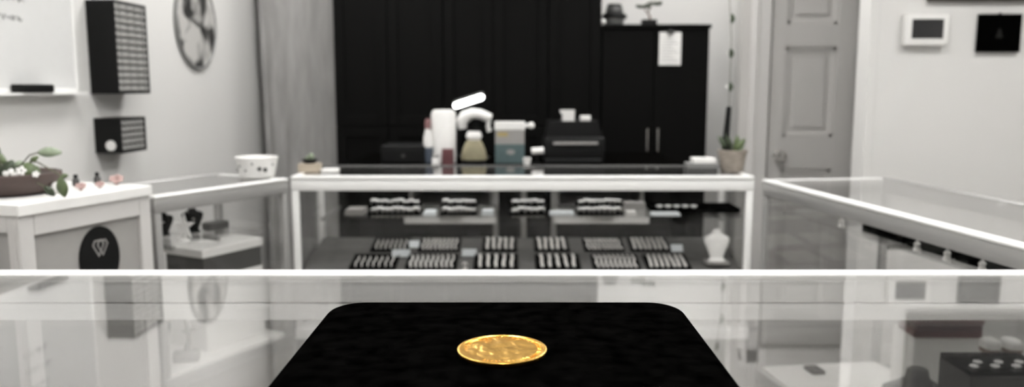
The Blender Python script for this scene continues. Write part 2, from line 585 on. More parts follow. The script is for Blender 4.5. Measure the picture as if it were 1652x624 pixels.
# front case
FX0, FX1, FY0, FY1 = -1.66, 1.85, 0.62, 1.468
fc = showcase('glass_showcase', 'nearest glass counter across the whole view, carrying the black velvet pad', (FX0, FY0), 0, FX1 - FX0, FY1 - FY0, 0.38, M['rail'],
              back_track=True, deck=M['deck_white'])


def inL(x, y, z):   # a spot in the left case
    return Vector((LO.x + math.cos(LA) * x - math.sin(LA) * y, LO.y + math.sin(LA) * x + math.cos(LA) * y, z))


def inR(x, y, z):
    return Vector((RE.x + math.cos(RA) * x - math.sin(RA) * y, RE.y + math.sin(RA) * x + math.cos(RA) * y, z))


# ------------------------------------------------------------------ left cabinet with the oval sign
CO, CA, CL, CW, CH = Vector((-1.226, 1.975)), math.atan2(0.40, 0.146), 0.43, 0.44, 1.02
cab = thing('panelled_cabinet', 'grey panelled cabinet with white frame and oval black emblem at left', 'cabinet', (CO.x, CO.y, 0), CA)
bx('body', M['panel_grey'], cab, 0.012, CL - 0.012, 0.012, CW - 0.005, 0.08, CH - 0.03)
bm = bmesh.new()
fw = 0.042
# long face frame (local y = 0) and near end frame (local x = 0)
box(bm, 0, fw, 0, 0.016, 0.08, CH - 0.03, bev=0.003)
box(bm, CL - fw, CL, 0, 0.016, 0.08, CH - 0.03, bev=0.003)
box(bm, fw, CL - fw, 0, 0.016, CH - 0.085, CH - 0.03, bev=0.003)
box(bm, fw, CL - fw, 0, 0.016, 0.08, 0.15, bev=0.003)
box(bm, 0, 0.016, 0.016, fw, 0.08, CH - 0.03, bev=0.003)
box(bm, 0, 0.016, CW - fw, CW, 0.08, CH - 0.03, bev=0.003)
box(bm, 0, 0.016, fw, CW - fw, CH - 0.075, CH - 0.03, bev=0.003)
box(bm, 0, 0.016, fw, CW - fw, 0.08, 0.15, bev=0.003)
build('face_frame', bm, M['casing'], cab)
bx('worktop', M['deck_white'], cab, -0.006, CL + 0.004, -0.008, CW + 0.004, CH - 0.03, CH, bev=0.003)
bx('kick_plate', M['dark_grey'], cab, 0.02, CL - 0.02, 0.03, CW - 0.02, 0, 0.08)
# oval sign, placed on the recessed panel
bm = bmesh.new()
sx, sz = 0.243, 0.838
N = 48
ov = [(0.066 * math.cos(2 * PI * k / N), 0.088 * math.sin(2 * PI * k / N)) for k in range(N)]
prism(bm, [(sx + a, sz + b) for a, b in ov], 0.004, 0.0119)
sign = build('oval_sign', bm, M['black_plastic'], cab)


def diamond_mark(bm, cx, cz, s, flip=1, w=0.10):
    """outline of a cut stone: flat crown, point below"""
    o = [(-1, 0.35), (-0.6, 0.85), (0.6, 0.85), (1, 0.35), (0, -0.9)]
    i = [(-1 + 2.1 * w, 0.33), (-0.6 + w * 0.9, 0.85 - 1.6 * w), (0.6 - w * 0.9, 0.85 - 1.6 * w), (1 - 2.1 * w, 0.33), (0, -0.9 + 2.6 * w)]
    for k in range(5):
        k2 = (k + 1) % 5
        q = [o[k], o[k2], i[k2], i[k]]
        a = [bm.verts.new((cx + s * x * 0.72 * flip, 0.0032, cz + s * z)) for x, z in q]
        b = [bm.verts.new((cx + s * x * 0.72 * flip, 0.0044, cz + s * z)) for x, z in q]
        bm.faces.new(a); bm.faces.new(list(reversed(b)))
        for j in range(4):
            bm.faces.new((a[j], a[(j + 1) % 4], b[(j + 1) % 4], b[j]))


bm = bmesh.new()
diamond_mark(bm, sx - 0.006, sz + 0.028, 0.028)
diamond_mark(bm, sx + 0.008, sz + 0.028, 0.026)
mk = build('diamond_emblem', bm, M['box_grey'], sign)

# ================================================================== VELVET PAD AND COIN
PT = 1.02
cor = PZ(543, 485, PT); cor2 = PZ(1090, 485, PT)
pw_, pd_ = (cor2.x - cor.x), 0.40
bm = bmesh.new()
rounded_slab(bm, pw_ + 0.012, pd_, PT - TOP, 0.05, 0.016, taper=0.0)
pad = build('velvet_display_pad', bm, M['pad_velvet'], smooth=True)
pad.location = ((cor.x + cor2.x) / 2, cor.y - pd_ / 2 + 0.004, TOP + 0.0002)
tag(pad, 'large black velvet pad with rounded corners lying on the front glass counter, under the coin', 'display pad')
pad.location.z = TOP + 0.0005

cp = PZ(810, 561, PT + 0.0065)
dep = cp.y * math.cos(TH) - (cp.z - CZ) * math.sin(TH)
CR = 72.3 / FPX * dep
coin = thing('gold_coin', 'shiny gold coin with raised rim lying on the black velvet pad', 'coin', (cp.x, cp.y, PT + 0.0006), math.radians(8))
bm = bmesh.new()
ct = 0.0058
prof = [(0, 0), (CR * 0.955, 0), (CR * 0.965, 0.0004), (CR * 0.997, ct - 0.0014), (CR, ct - 0.0010), (CR * 0.992, ct - 0.0002), (CR * 0.975, ct), (CR * 0.945, ct), (CR * 0.925, ct - 0.0009), (CR * 0.92, ct - 0.0024), (0, ct - 0.0024)]
lathe(bm, prof, 160)
# reeded edge
build('disc', bm, M['gold'], coin, smooth=True)
def relief(bm, pts, z0, h, soft=0.85):
    """raised soft-edged shape"""
    cx = sum(p[0] for p in pts) / len(pts); cy = sum(p[1] for p in pts) / len(pts)
    lv = [(1.0, z0 - 0.0003), (0.95, z0 + h * 0.35), (0.85, z0 + h * 0.7), (0.65, z0 + h), (0.3, z0 + h * 1.15)]
    rings = [[bm.verts.new((cx + (x - cx) * f, cy + (y - cy) * f, z)) for x, y in pts] for f, z in lv]
    n = len(pts)
    for a, b in zip(rings, rings[1:]):
        for k in range(n):
            bm.faces.new((a[k], a[(k + 1) % n], b[(k + 1) % n], b[k]))
    bm.faces.new(rings[-1])


# worn portrait in profile, standing above the field
prof2 = [(-0.42, -0.60), (-0.10, -0.66), (0.22, -0.62), (0.36, -0.50), (0.22, -0.36), (0.17, -0.24), (0.28, -0.20), (0.33, -0.12), (0.29, -0.07), (0.33, -0.02), (0.30, 0.03),
         (0.40, 0.08), (0.34, 0.20), (0.31, 0.32), (0.28, 0.44), (0.16, 0.56), (-0.02, 0.62), (-0.22, 0.58), (-0.38, 0.46), (-0.46, 0.30), (-0.47, 0.10), (-0.52, -0.05), (-0.44, -0.14),
         (-0.32, -0.22), (-0.26, -0.34), (-0.34, -0.46)]
from mathutils import noise


def inside(x, y):
    c = False
    n = len(prof2)
    for k in range(n):
        (xa, ya), (xb, yb) = prof2[k], prof2[k - 1]
        if (ya > y) != (yb > y) and x < (xb - xa) * (y - ya) / (yb - ya) + xa:
            c = not c
    return c


G = 64
hm = {}
for iy in range(-G, G + 1):
    for ix in range(-G, G + 1):
        hm[ix, iy] = 1.0 if inside(ix / G / 0.95, iy / G) else 0.0
for _ in range(3):       # soften the worn outline
    hm = {(a, b): sum(hm.get((a + i, b + j), 0) for i in (-1, 0, 1) for j in (-1, 0, 1)) / 9 for (a, b) in hm}


def field_h(x, y):
    r = math.hypot(x, y) / (CR * 0.93)
    m = max(0.0, min(1.0, (1 - r) / 0.12))
    p = hm.get((round(x / CR * G), round(y / CR * G)), 0)
    n1 = noise.noise(Vector((x * 55, y * 38, 3.1))) * 0.0013
    n2 = noise.noise(Vector((x * 170, y * 150, 7.7))) * 0.00035 * (1 - 0.6 * p)
    return ct - 0.0005 + m * (p * 0.0004 + n1 * (1 - 0.35 * p) + n2) - 0.0004


bm = bmesh.new()
rings = []
NR, NA = 54, 144
for a in range(1, NR + 1):
    r = CR * 0.93 * a / NR
    rings.append([bm.verts.new((r * math.cos(2 * PI * k / NA), r * math.sin(2 * PI * k / NA), field_h(r * math.cos(2 * PI * k / NA), r * math.sin(2 * PI * k / NA)))) for k in range(NA)])
ctr = bm.verts.new((0, 0, field_h(0, 0)))
for k in range(NA):
    bm.faces.new((ctr, rings[0][k], rings[0][(k + 1) % NA]))
for p, q in zip(rings, rings[1:]):
    for k in range(NA):
        bm.faces.new((p[k], p[(k + 1) % NA], q[(k + 1) % NA], q[k]))
build('portrait_relief', bm, M['gold'], coin, smooth=True)
bm = bmesh.new()          # worn marks round the rim
for k in range(46):
    a = math.radians(35 + k * 290 / 46.0 + 200)
    if k % 9 == 8:
        continue
    r0, r1 = CR * 0.80, CR * 0.87
    d = (math.cos(a), math.sin(a))
    tn = (-d[1], d[0])
    o = random.choice([-1, 1]) * 0.0008
    tube(bm, [(d[0] * r0 + tn[0] * o, d[1] * r0 + tn[1] * o, ct - 0.0005), (d[0] * r1 - tn[0] * o, d[1] * r1 - tn[1] * o, ct - 0.0005)], 0.0006, 6)
build('rim_marks', bm, M['gold'], coin)

# ================================================================== BACK CABINETS
YC = 4.50


def X_at(px, y=YC, z=1.3):
    d = y * math.cos(TH) - (z - CZ) * math.sin(TH)
    return (px - CX) / FPX * d


SPL = 1.093


def shaker(name, parent, x0, x1, z0, z1, y=YC, fr=0.055):
    bm = bmesh.new()
    g = 0.003
    x0 += g; x1 -= g; z0 += g; z1 -= g
    box(bm, x0, x1, y - 0.010, y - 0.001, z0, z1)
    for a in ((x0, x0 + fr, z0, z1), (x1 - fr, x1, z0, z1), (x0 + fr, x1 - fr, z0, z0 + fr), (x0 + fr, x1 - fr, z1 - fr, z1)):
        box(bm, a[0], a[1], y - 0.021, y - 0.009, a[2], a[3], bev=0.002)
    return build(name, bm, M['black_wood'], parent)


units = [((541, 627, 716), 'tall black two-door cabinet at the left end of the back row, beside the grey curtain'),
         ((716, 796, 884), 'tall black two-door cabinet in the middle of the back row, behind the desk lamp'),
         ((884, 969), 'tall narrow black single-door cabinet beside the low black cabinet')]
for pxs, lb in units:
    xs = [X_at(p) for p in pxs]
    c = thing('tall_cabinet', lb, 'cabinet', ((xs[0] + xs[-1]) / 2, YC + 0.24, 0))
    ox, oy = c.location.x, c.location.y
    def loc(o):
        o.location = (-ox, -oy, 0); return o
    bm = bmesh.new()
    box(bm, xs[0] + 0.001, xs[-1] - 0.001, YC, YC + 0.47, 0, 2.16)
    loc(build('body', bm, M['black_wood'], c))
    for a, b in zip(xs, xs[1:]):
        loc(shaker('upper_door', c, a, b, SPL, 2.15))
        loc(shaker('lower_door', c, a, b, 0.08, SPL))
    if len(xs) > 2:
        loc(bx('center_post', M['black_wood'], c, xs[1] - 0.009, xs[1] + 0.009, YC - 0.008, YC, 0.02, 2.15))

xs = [X_at(970), X_at(1053), X_at(1141)]
c = thing('low_cabinet', 'lower black two-door cabinet with bar handles and a white note on its door', 'cabinet', ((xs[0] + xs[2]) / 2, YC + 0.2, 0))
ox, oy = c.location.x, c.location.y
LT = 1.648
bm = bmesh.new(); box(bm, xs[0] + 0.002, xs[2], YC + 0.0, YC + 0.45, 0, LT - 0.022)
o = build('body', bm, M['black_wood'], c); o.location = (-ox, -oy, 0)
bm = bmesh.new(); box(bm, xs[0] + 0.002, xs[2] + 0.008, YC - 0.03, YC + 0.46, LT - 0.022, LT, bev=0.004)
o = build('cabinet_top', bm, M['black_wood'], c); o.location = (-ox, -oy, 0)
for j, (a, b, hp) in enumerate(((xs[0], xs[1], 1046), (xs[1], xs[2], 1063))):
    d = bx('door', M['black_wood'], c, a + 0.003, b - 0.002, YC - 0.02, YC - 0.001, 0.08, LT - 0.026, bev=0.002)
    d.location = (-ox, -oy, 0)
    hx = X_at(hp, YC - 0.05)
    z1, z0 = PY(hp, 207, YC - 0.05).z, PY(hp, 244, YC - 0.05).z
    bm = bmesh.new()
    tube(bm, [(hx, YC - 0.021, z0 + 0.012), (hx, YC - 0.045, z0 + 0.012)], 0.004, 8)
    tube(bm, [(hx, YC - 0.021, z1 - 0.012), (hx, YC - 0.045, z1 - 0.012)], 0.004, 8)
    tube(bm, [(hx, YC - 0.047, z0), (hx, YC - 0.047, z1)], 0.006, 10)
    h = build('handle', bm, M['chrome'], d, smooth=True)
# note with a clip
a, b = PY(1064, 52, YC - 0.024), PY(1098, 105, YC - 0.024)
t = thing('paper_note', 'white paper note clipped to the door of the low black cabinet', 'note', ((a.x + b.x) / 2, YC - 0.024, b.z))
bm = bmesh.new()
W2 = (b.x - a.x) / 2
box(bm, -W2, W2, -0.0015, 0.0015, 0, a.z - b.z)
build('sheet', bm, M['paper'], t)
for k in range(9):
    bx('written_line', M['ink'], t, -W2 + 0.014, W2 - 0.014 - 0.02 * (k % 3), -0.0022, -0.0014, 0.02 + k * 0.016, 0.0225 + k * 0.016)
bm = bmesh.new()
box(bm, -0.018, 0.018, -0.008, 0.002, a.z - b.z - 0.012, a.z - b.z + 0.006, bev=0.002)
lathe(bm, [(0, 0), (0.008, 0), (0.008, 0.006), (0, 0.006)], 12, c=(0, -0.004, a.z - b.z + 0.008))
build('clip', bm, M['dark_grey'], t)

# things on the low cabinet
hp = PY(990, 37, YC + 0.12)
t = thing('lidded_pot', 'round black lidded pot with a grey band on top of the low cabinet', 'pot', (X_at(991, YC + 0.12, 1.7), YC + 0.12, LT)); t.scale = (0.8, 0.8, 0.9)
bm = bmesh.new(); lathe(bm, [(0, 0), (0.045, 0), (0.062, 0.012), (0.072, 0.04), (0.070, 0.05), (0, 0.05)], 32); build('body', bm, M['grey_plastic'], t, smooth=True)
bm = bmesh.new(); lathe(bm, [(0, 0.045), (0.082, 0.046), (0.090, 0.055), (0.086, 0.068), (0.062, 0.082), (0.055, 0.115), (0.045, 0.135), (0, 0.14)], 32); build('lid', bm, M['black_plastic'], t, smooth=True)
bm = bmesh.new()
for k in range(3):
    lathe(bm, [(0.0595 - k * 0.002, 0.086 + k * 0.012), (0.0615 - k * 0.002, 0.089 + k * 0.012), (0.0590 - k * 0.002, 0.092 + k * 0.012)], 32)
build('rib', bm, M['grey_plastic'], t)
bm = bmesh.new(); ball(bm, (0, 0, 0.016), 0.016)
o = tag(build('white_ball', bm, M['white'], smooth=True), 'small white ball beside the black lidded pot on the low cabinet', 'ornament')
o.location = (X_at(973, YC + 0.02, 1.66), YC + 0.02, LT)

bx_ = X_at(1047, YC + 0.12, 1.7)
t = thing('bonsai_tree', 'small bonsai with two flat green pads in a black pot on the low cabinet', 'plant', (bx_, YC + 0.12, LT))
bm = bmesh.new(); rounded_slab(bm, 0.085, 0.06, 0.036, 0.012, 0.004); build('pot', bm, M['black_plastic'], t, smooth=True)
bm = bmesh.new()
tube(bm, [(0, 0, 0.03), (0.006, 0, 0.05), (-0.008, 0, 0.075), (0.004, 0, 0.10), (0.018, 0, 0.118)], [0.007, 0.006, 0.005, 0.004, 0.003], 8)
tube(bm, [(-0.006, 0, 0.072), (-0.025, 0, 0.09), (-0.032, 0, 0.1)], [0.004, 0.003, 0.002], 8)
build('trunk', bm, M['brown_wood'], t, smooth=True)
for cxx, czz, rr in ((-0.030, 0.107, 0.042), (0.028, 0.124, 0.045)):
    bm = bmesh.new()
    for k in range(40):
        a = random.random() * 2 * PI; r = rr * math.sqrt(random.random())
        ball(bm, (cxx + r * math.cos(a), 0.8 * r * math.sin(a), czz + random.uniform(-0.005, 0.007)), random.uniform(0.006, 0.010), sz=0.7, sub=1)
    build('foliage_pad', bm, M['leaf_dark'], t)

# ================================================================== CURTAIN
bm = bmesh.new()
cx0, cx1 = X_at(424, 4.86), X_at(546, 4.86)
n, mz = 90, 24
grid = []
for k in range(n + 1):
    u = k / n
    col = []
    for j in range(mz + 1):
        z = 0.02 + (CEIL - 0.06) * j / mz
        amp = 0.007 + 0.004 * math.sin(3.1 * u + 1.3 * z)
        y = 4.86 + amp * math.sin(u * 2 * PI * 4.3 + 0.35 * math.sin(z * 2.0)) + 0.003 * math.sin(u * 31 + z)
        col.append(bm.verts.new((cx0 + (cx1 - cx0) * u + 0.008 * math.sin(z * 2.4 + u * 3), y, z)))
    grid.append(col)
for k in range(n):
    for j in range(mz):
        bm.faces.new((grid[k][j], grid[k + 1][j], grid[k + 1][j + 1], grid[k][j + 1]))
o = tag(build('grey_curtain', bm, M['curtain'], smooth=True), 'floor-length grey curtain in the back left corner', 'curtain')
sol = o.modifiers.new('thickness', 'SOLIDIFY'); sol.thickness = 0.004
rod = bmesh.new(); tube(rod, [(cx0 - 0.02, 4.86, CEIL - 0.03), (cx1 + 0.02, 4.86, CEIL - 0.03)], 0.012, 10)
build('curtain_rod', rod, M['grey_and_shade_rail'], o, smooth=True)

# ================================================================== LEFT WALL THINGS
RZ = -math.atan(WK)     # local +Y runs along the wall away from us, local +X points into the room


def wthing(name, label, cat, px, py, off=0.0, z=None):
    p = PW(px, py, off)
    return thing(name, label, cat, (p.x, p.y, p.z if z is None else z), RZ)


def wall_y(px, off=0.0):
    return PW(px, 140, off).y / math.cos(RZ)


# whiteboard
y1 = wall_y(119, 0.02)
y0 = y1 - 1.25
zb = PW(112, 146, 0.02).z
org = PW(119, 140, 0.0)
t = thing('whiteboard', 'white board with faint writing on the left wall, cut by the picture edge', 'whiteboard', (org.x + 0.001, org.y, zb), RZ)
bm = bmesh.new(); box(bm, 0.0, 0.014, -1.25, -0.004, 0.004, 0.95); build('panel', bm, M['white_board'], t)
bm = bmesh.new()
box(bm, 0, 0.02, -1.26, 0, -0.012, 0.008, bev=0.003); box(bm, 0, 0.02, -0.012, 0.002, -0.012, 0.95, bev=0.003)
box(bm, 0, 0.02, -1.26, 0.002, 0.942, 0.962, bev=0.003); box(bm, 0, 0.02, -1.262, -1.248, -0.012, 0.95, bev=0.003)
build('frame', bm, M['rail'], t)
for cc, (ya, yb) in enumerate(((-0.42, -0.24), (-0.80, -0.62), (-1.15, -0.95))):
    for k in range(11):
        z = 0.86 - k * 0.062
        if cc and k > 6:
            continue
        bm = bmesh.new()
        ye_ = yb - random.uniform(0, 0.06)
        nn = 26
        tube(bm, [(0.0152, ya + (ye_ - ya) * j / nn, z + random.uniform(-0.010, 0.010)) for j in range(nn + 1)], 0.0012, 4)
        build('written_line', bm, M['ink'], t)
ye = PW(52, 140, 0.04)
bm = bmesh.new()
dy = (ye.y - org.y) / math.cos(RZ)
rounded_slab(bm, 0.05, 0.17, 0.028, 0.012, 0.006)
o = build('board_eraser', bm, M['black_plastic'], smooth=True)
tray = bx('pen_tray', M['rail'], t, 0.002, 0.06, dy - 0.3, -0.01, -0.014, -0.006)
tag(o, 'black eraser resting on the ledge of the whiteboard', 'eraser')
o.rotation_euler = (0, 0, RZ)
o.location = Matrix.Rotation(RZ, 3, 'Z') @ Vector((0.045, dy, 0)) + Vector((org.x, org.y, zb - 0.0058))

# parts organisers
def organiser(label, pxn, pxf, pyb, pyt, proj, rows, cols, sticker=False, gap=0.006):
    a = PW(pxn, (pyb + pyt) / 2, 0.0)
    f = PW(pxf, 140, proj)
    zb = PW(pxn, pyb, proj * 0.5).z; zt = PW(pxn, pyt, proj * 0.5).z
    L = (f.y - a.y) / math.cos(RZ)
    H = zt - zb
    t = thing('drawer_organiser', label, 'organiser', (a.x + 0.001, a.y, zb), RZ)
    bm = bmesh.new()
    box(bm, 0, proj - 0.012, 0, L, 0, H, bev=0.002)
    wl = 0.008
    for q in ((0, wl, 0, H), (L - wl, L, 0, H), (wl, L - wl, 0, wl), (wl, L - wl, H - wl, H)):
        box(bm, proj - 0.013, proj, q[0], q[1], q[2], q[3])
    build('case', bm, M['black_plastic'], t)
    cw, rh = (L - 2 * wl) / cols, (H - 2 * wl) / rows
    d0 = None
    for r in range(rows):
        for c_ in range(cols):
            if d0 is None:
                bm = bmesh.new()
                box(bm, 0, 0.010, gap / 2, cw - gap / 2, 0.005, rh - 0.003, bev=0.001)
                d0 = d = build('drawer', bm, M['drawer'], t)
                bm = bmesh.new()
                box(bm, 0.0101, 0.016, cw * 0.32, cw * 0.66, rh * 0.62, rh * 0.74)
                p0 = build('pull', bm, M['grey_plastic'], d0)
            else:
                d = d0.copy(); COL.objects.link(d)
                p = p0.copy(); COL.objects.link(p); p.parent = d
            d.location = (proj - 0.0118, wl + c_ * cw, wl + r * rh)
    if sticker:
        bm = bmesh.new()
        s = PW(171, 236, proj * 0.6)
        lathe(bm, [(0, 0), (0.021, 0), (0.020, 0.003), (0, 0.004)], 28)
        for v in bm.verts:
            v.co = Vector((proj * 0.60 + v.co.x, -v.co.z - 0.0002, (s.z - zb) + v.co.y))
        build('round_sticker', bm, M['white'], t)
    return t


organiser('tall black drawer organiser with many rows, upper one on the left wall', 141, 243, 152, -4, 0.112, 13, 4)
organiser('small black drawer organiser with a round white sticker, below the tall one', 152, 232, 251, 192, 0.108, 5, 5, True, 0.014)

# round print
pc = PW(314, 38, 0.0)
R_ = 0.228
t = thing('round_wall_print', 'round black and white print hanging on the left wall', 'wall art', (pc.x + 0.001, pc.y, pc.z), RZ)
bm = bmesh.new(); lathe(bm, [(0, 0), (R_ - 0.012, 0), (R_ - 0.012, 0.010), (0, 0.010)], 72)
for v in bm.verts:
    v.co = Vector((v.co.z, v.co.x, v.co.y))
build('picture', bm, M['moon'], t)
bm = bmesh.new(); lathe(bm, [(R_ - 0.013, 0), (R_, 0), (R_, 0.014), (R_ - 0.008, 0.016), (R_ - 0.013, 0.010)], 72)
for v in bm.verts:
    v.co = Vector((v.co.z, v.co.x, v.co.y))
build('rim', bm, M['grey_plastic'], t, smooth=True)

# ================================================================== RIGHT WALL THINGS
a, b = PY(1455, 24, YR), PY(1521, 74, YR)
t = thing('wall_control_panel', 'white wall control panel with dark screen left of the black square picture', 'control panel', ((a.x + b.x) / 2, YR, b.z))
hw, hh = (b.x - a.x) / 2, a.z - b.z
bm = bmesh.new(); box(bm, -hw, hw, -0.045, -0.0005, 0, hh, bev=0.005, seg=3); build('housing', bm, M['white'], t, smooth=True)
bx('screen', M['screen'], t, -hw + 0.028, hw - 0.026, -0.0465, -0.0445, 0.030, hh - 0.022)
a, b = PY(1577, 23, YR), PY(1640, 84, YR)
t = thing('square_picture', 'small square black picture hanging right of the wall control panel', 'picture', ((a.x + b.x) / 2, YR, b.z))
hw, hh = (b.x - a.x) / 2, a.z - b.z
bm = bmesh.new()
for q in ((-hw, -hw + 0.012, 0, hh), (hw - 0.012, hw, 0, hh), (-hw + 0.012, hw - 0.012, 0, 0.012), (-hw + 0.012, hw - 0.012, hh - 0.012, hh)):
    box(bm, q[0], q[1], -0.024, -0.0005, q[2], q[3], bev=0.002)
build('frame', bm, M['black_velvet'], t)
bx('canvas', M['black_velvet'], t, -hw + 0.012, hw - 0.012, -0.018, -0.001, 0.012, hh - 0.012)
bm = bmesh.new()
lathe(bm, [(0, 0), (0.018, 0.004), (0.010, 0.02), (0.006, 0.04), (0, 0.045)], 16, c=(0, -0.018, hh * 0.36), sy=0.05)
build('faint_motif', bm, M['motif'], t)
bm = bmesh.new(); tube(bm, [(0, -0.012, hh), (0, -0.012, hh + 0.006)], 0.005, 8); build('hook', bm, M['black_plastic'], t)
a = PY(1495, 3, YR)
t = thing('large_frame', 'large dark-framed dark board on the right wall, only its lower edge in view', 'picture', (a.x + 0.5, YR, a.z))
bm = bmesh.new()
for q in ((-0.5, 0.5, 0, 0.03), (-0.5, 0.5, 0.55, 0.58), (-0.5, -0.47, 0.03, 0.55), (0.47, 0.5, 0.03, 0.55)):
    box(bm, q[0], q[1], -0.03, -0.0005, q[2], q[3], bev=0.003)
build('frame', bm, M['frame_dark'], t)
bx('board', M['screen'], t, -0.47, 0.47, -0.012, -0.001, 0.03, 0.55)

# ================================================================== PLANTS ON THE LEFT CABINET
def leaf(bm, base, tip, width, bend=0.15, up=Vector((0, 0, 1)), n=8):
    base, tip = Vector(base), Vector(tip)
    d = tip - base
    L = d.length
    d.normalize()
    s = d.cross(Vector((0.25, -1, 0.35))).normalized()
    nrm = s.cross(d).normalized()
    L1, L2, C_ = [], [], []
    for k in range(n + 1):
        u = k / n
        wv = width * math.sin(PI * min(1, u * 0.92 + 0.04)) ** 0.8 / 2
        p = base + d * L * u + nrm * bend * L * math.sin(PI * u)
        C_.append(bm.verts.new(p))
        L1.append(bm.verts.new(p + s * wv - nrm * wv * 0.25))
        L2.append(bm.verts.new(p - s * wv - nrm * wv * 0.25))
    for k in range(n):
        bm.faces.new((C_[k], C_[k + 1], L1[k + 1], L1[k]))
        bm.faces.new((C_[k + 1], C_[k], L2[k], L2[k + 1]))


def flower(bm, c, r, n=5, face=Vector((0.3, -1, 0.4))):
    c = Vector(c); f = face.normalized(); u = f.orthogonal().normalized(); v = f.cross(u)
    for k in range(n):
        a = 2 * PI * k / n
        d = u * math.cos(a) + v * math.sin(a)
        vs = ball(bm, (0, 0, 0), 1.0, sub=1)
        tn = f.cross(d)
        for q in vs:
            x, y, z = q.co
            q.co = c + d * (r * 0.55 + x * r * 0.5) + tn * (y * r * 0.42) + f * (z * r * 0.14 + 0.12 * r)


def solid(o, th=0.0012):
    m = o.modifiers.new('thickness', 'SOLIDIFY'); m.thickness = th
    return o


PYY = 2.17
bc = Vector((-1.375, 2.19))
t = thing('potted_plant', 'leafy green plant with long arching stems in a low brown bowl on the panelled cabinet', 'plant', (bc.x, bc.y, CH))
bm = bmesh.new()
lathe(bm, [(0, 0.0), (0.085, 0.0), (0.108, 0.012), (0.122, 0.034), (0.128, 0.044), (0.128, 0.058), (0.120, 0.060), (0.112, 0.050), (0, 0.048)], 48)
build('bowl', bm, M['terracotta'], t, smooth=True)
bm = bmesh.new(); lathe(bm, [(0, 0.053), (0.06, 0.054), (0.110, 0.0505), (0.110, 0.048), (0, 0.0475)], 32); build('soil', bm, M['soil'], t)
O = Vector((bc.x, bc.y, CH))


def pp(px, py, dy=0.0):
    return PY(px, py, PYY + dy) - O


leaves = [((52, 290), (42, 262), 26, 'leaf'), ((42, 264), (30, 290), 15, 'leaf'), ((4, 292), (20, 258), 22, 'leaf_dark'), ((20, 262), (38, 280), 16, 'leaf'),
          ((10, 262), (-16, 250), 20, 'leaf'), ((60, 246), (100, 246), 17, 'leaf_pale'), ((-8, 290), (-2, 238), 18, 'leaf'), ((22, 268), (40, 262), 12, 'leaf_pale'),
          ((48, 262), (62, 252), 9, 'leaf'), ((98, 285), (104, 318), 17, 'leaf'), ((98, 286), (110, 282), 8, 'leaf'), ((72, 300), (88, 316), 12, 'leaf_dark'),
          ((56, 292), (60, 268), 14, 'leaf'), ((30, 292), (8, 270), 16, 'leaf')]
for a, b, wpx, mt in leaves:
    bm = bmesh.new()
    dy = random.uniform(-0.04, 0.03)
    if a[0] > 70 and a[1] > 280:
        dy = -0.10
    leaf(bm, pp(*a, dy), pp(*b, dy + 0.01), wpx * 2.15 / FPX)
    solid(build('leaf', bm, M[mt], t, smooth=True))
bm = bmesh.new()
tube(bm, [pp(30, 296), pp(38, 275), pp(50, 260), pp(62, 262), pp(84, 275, -0.05), pp(104, 287, -0.10)], [0.003, 0.0025, 0.002, 0.002, 0.002, 0.0018], 8)
tube(bm, [pp(20, 296), pp(30, 270), pp(48, 250), pp(62, 246)], 0.0018, 8)
tube(bm, [pp(4, 296), pp(2, 270), pp(-4, 245)], 0.0022, 8)
tube(bm, [pp(56, 294), pp(62, 296, -0.06), pp(72, 301, -0.1)], 0.0018, 8)
build('stem', bm, M['stem'], t, smooth=True)
for q, r in (((16, 283), 12), ((34, 276), 9), ((58, 281), 6)):
    bm = bmesh.new(); flower(bm, pp(*q, -0.05), r * 2.1 / FPX); build('white_blossom', bm, M['petal'], t)


def cabpt(px, py, z=CH):
    p = PZ(px, py, z)
    return p


# loose things on the cabinet top
p = cabpt(90, 313)
bm = bmesh.new(); ball(bm, (0, 0, 0.017), 0.017, sz=0.95)
o = tag(build('white_pebble', bm, M['white'], smooth=True), 'round white pebble beside the brown bowl on the panelled cabinet', 'pebble'); o.location = (p.x, p.y + 0.01, CH)
fl = [((127, 308), 0.016, 'flat pink blossom nearest the brown bowl on the panelled cabinet'), ((158, 304), 0.014, 'small pink blossom in the middle of the row on the panelled cabinet'),
      ((185, 299), 0.022, 'larger pink rose blossom at the far end of the panelled cabinet')]
for (px, py), r, lb in fl:
    p = cabpt(px, py)
    t = thing('pink_blossom', lb, 'flower', (p.x, p.y + 0.012, CH), 0, 'pink blossoms on the cabinet')
    bm = bmesh.new()
    flower(bm, (0, 0, r * 0.75), r, 6, Vector((0.2, -0.5, 1)))
    flower(bm, (0, 0, r * 0.95), r * 0.65, 5, Vector((-0.2, -0.6, 1)))
    ball(bm, (0, 0, r * 0.45), r * 0.45, sub=1)
    build('petals', bm, M['pink'], t, smooth=True)
for (px, py), lb in (((125, 301), 'small dark bottle standing behind the flat pink blossom'), ((160, 297), 'small dark bottle standing behind the middle pink blossom')):
    p = cabpt(px, py + 1)
    t = thing('small_bottle', lb, 'bottle', (p.x - 0.02, p.y + 0.03, CH))
    bm = bmesh.new(); lathe(bm, [(0, 0), (0.009, 0), (0.010, 0.004), (0.010, 0.018), (0.005, 0.024), (0, 0.024)], 20); build('body', bm, M['dark_grey'], t, smooth=True)
    bm = bmesh.new(); lathe(bm, [(0, 0.024), (0.006, 0.024), (0.006, 0.034), (0, 0.035)], 16); build('cap', bm, M['black_plastic'], t, smooth=True)

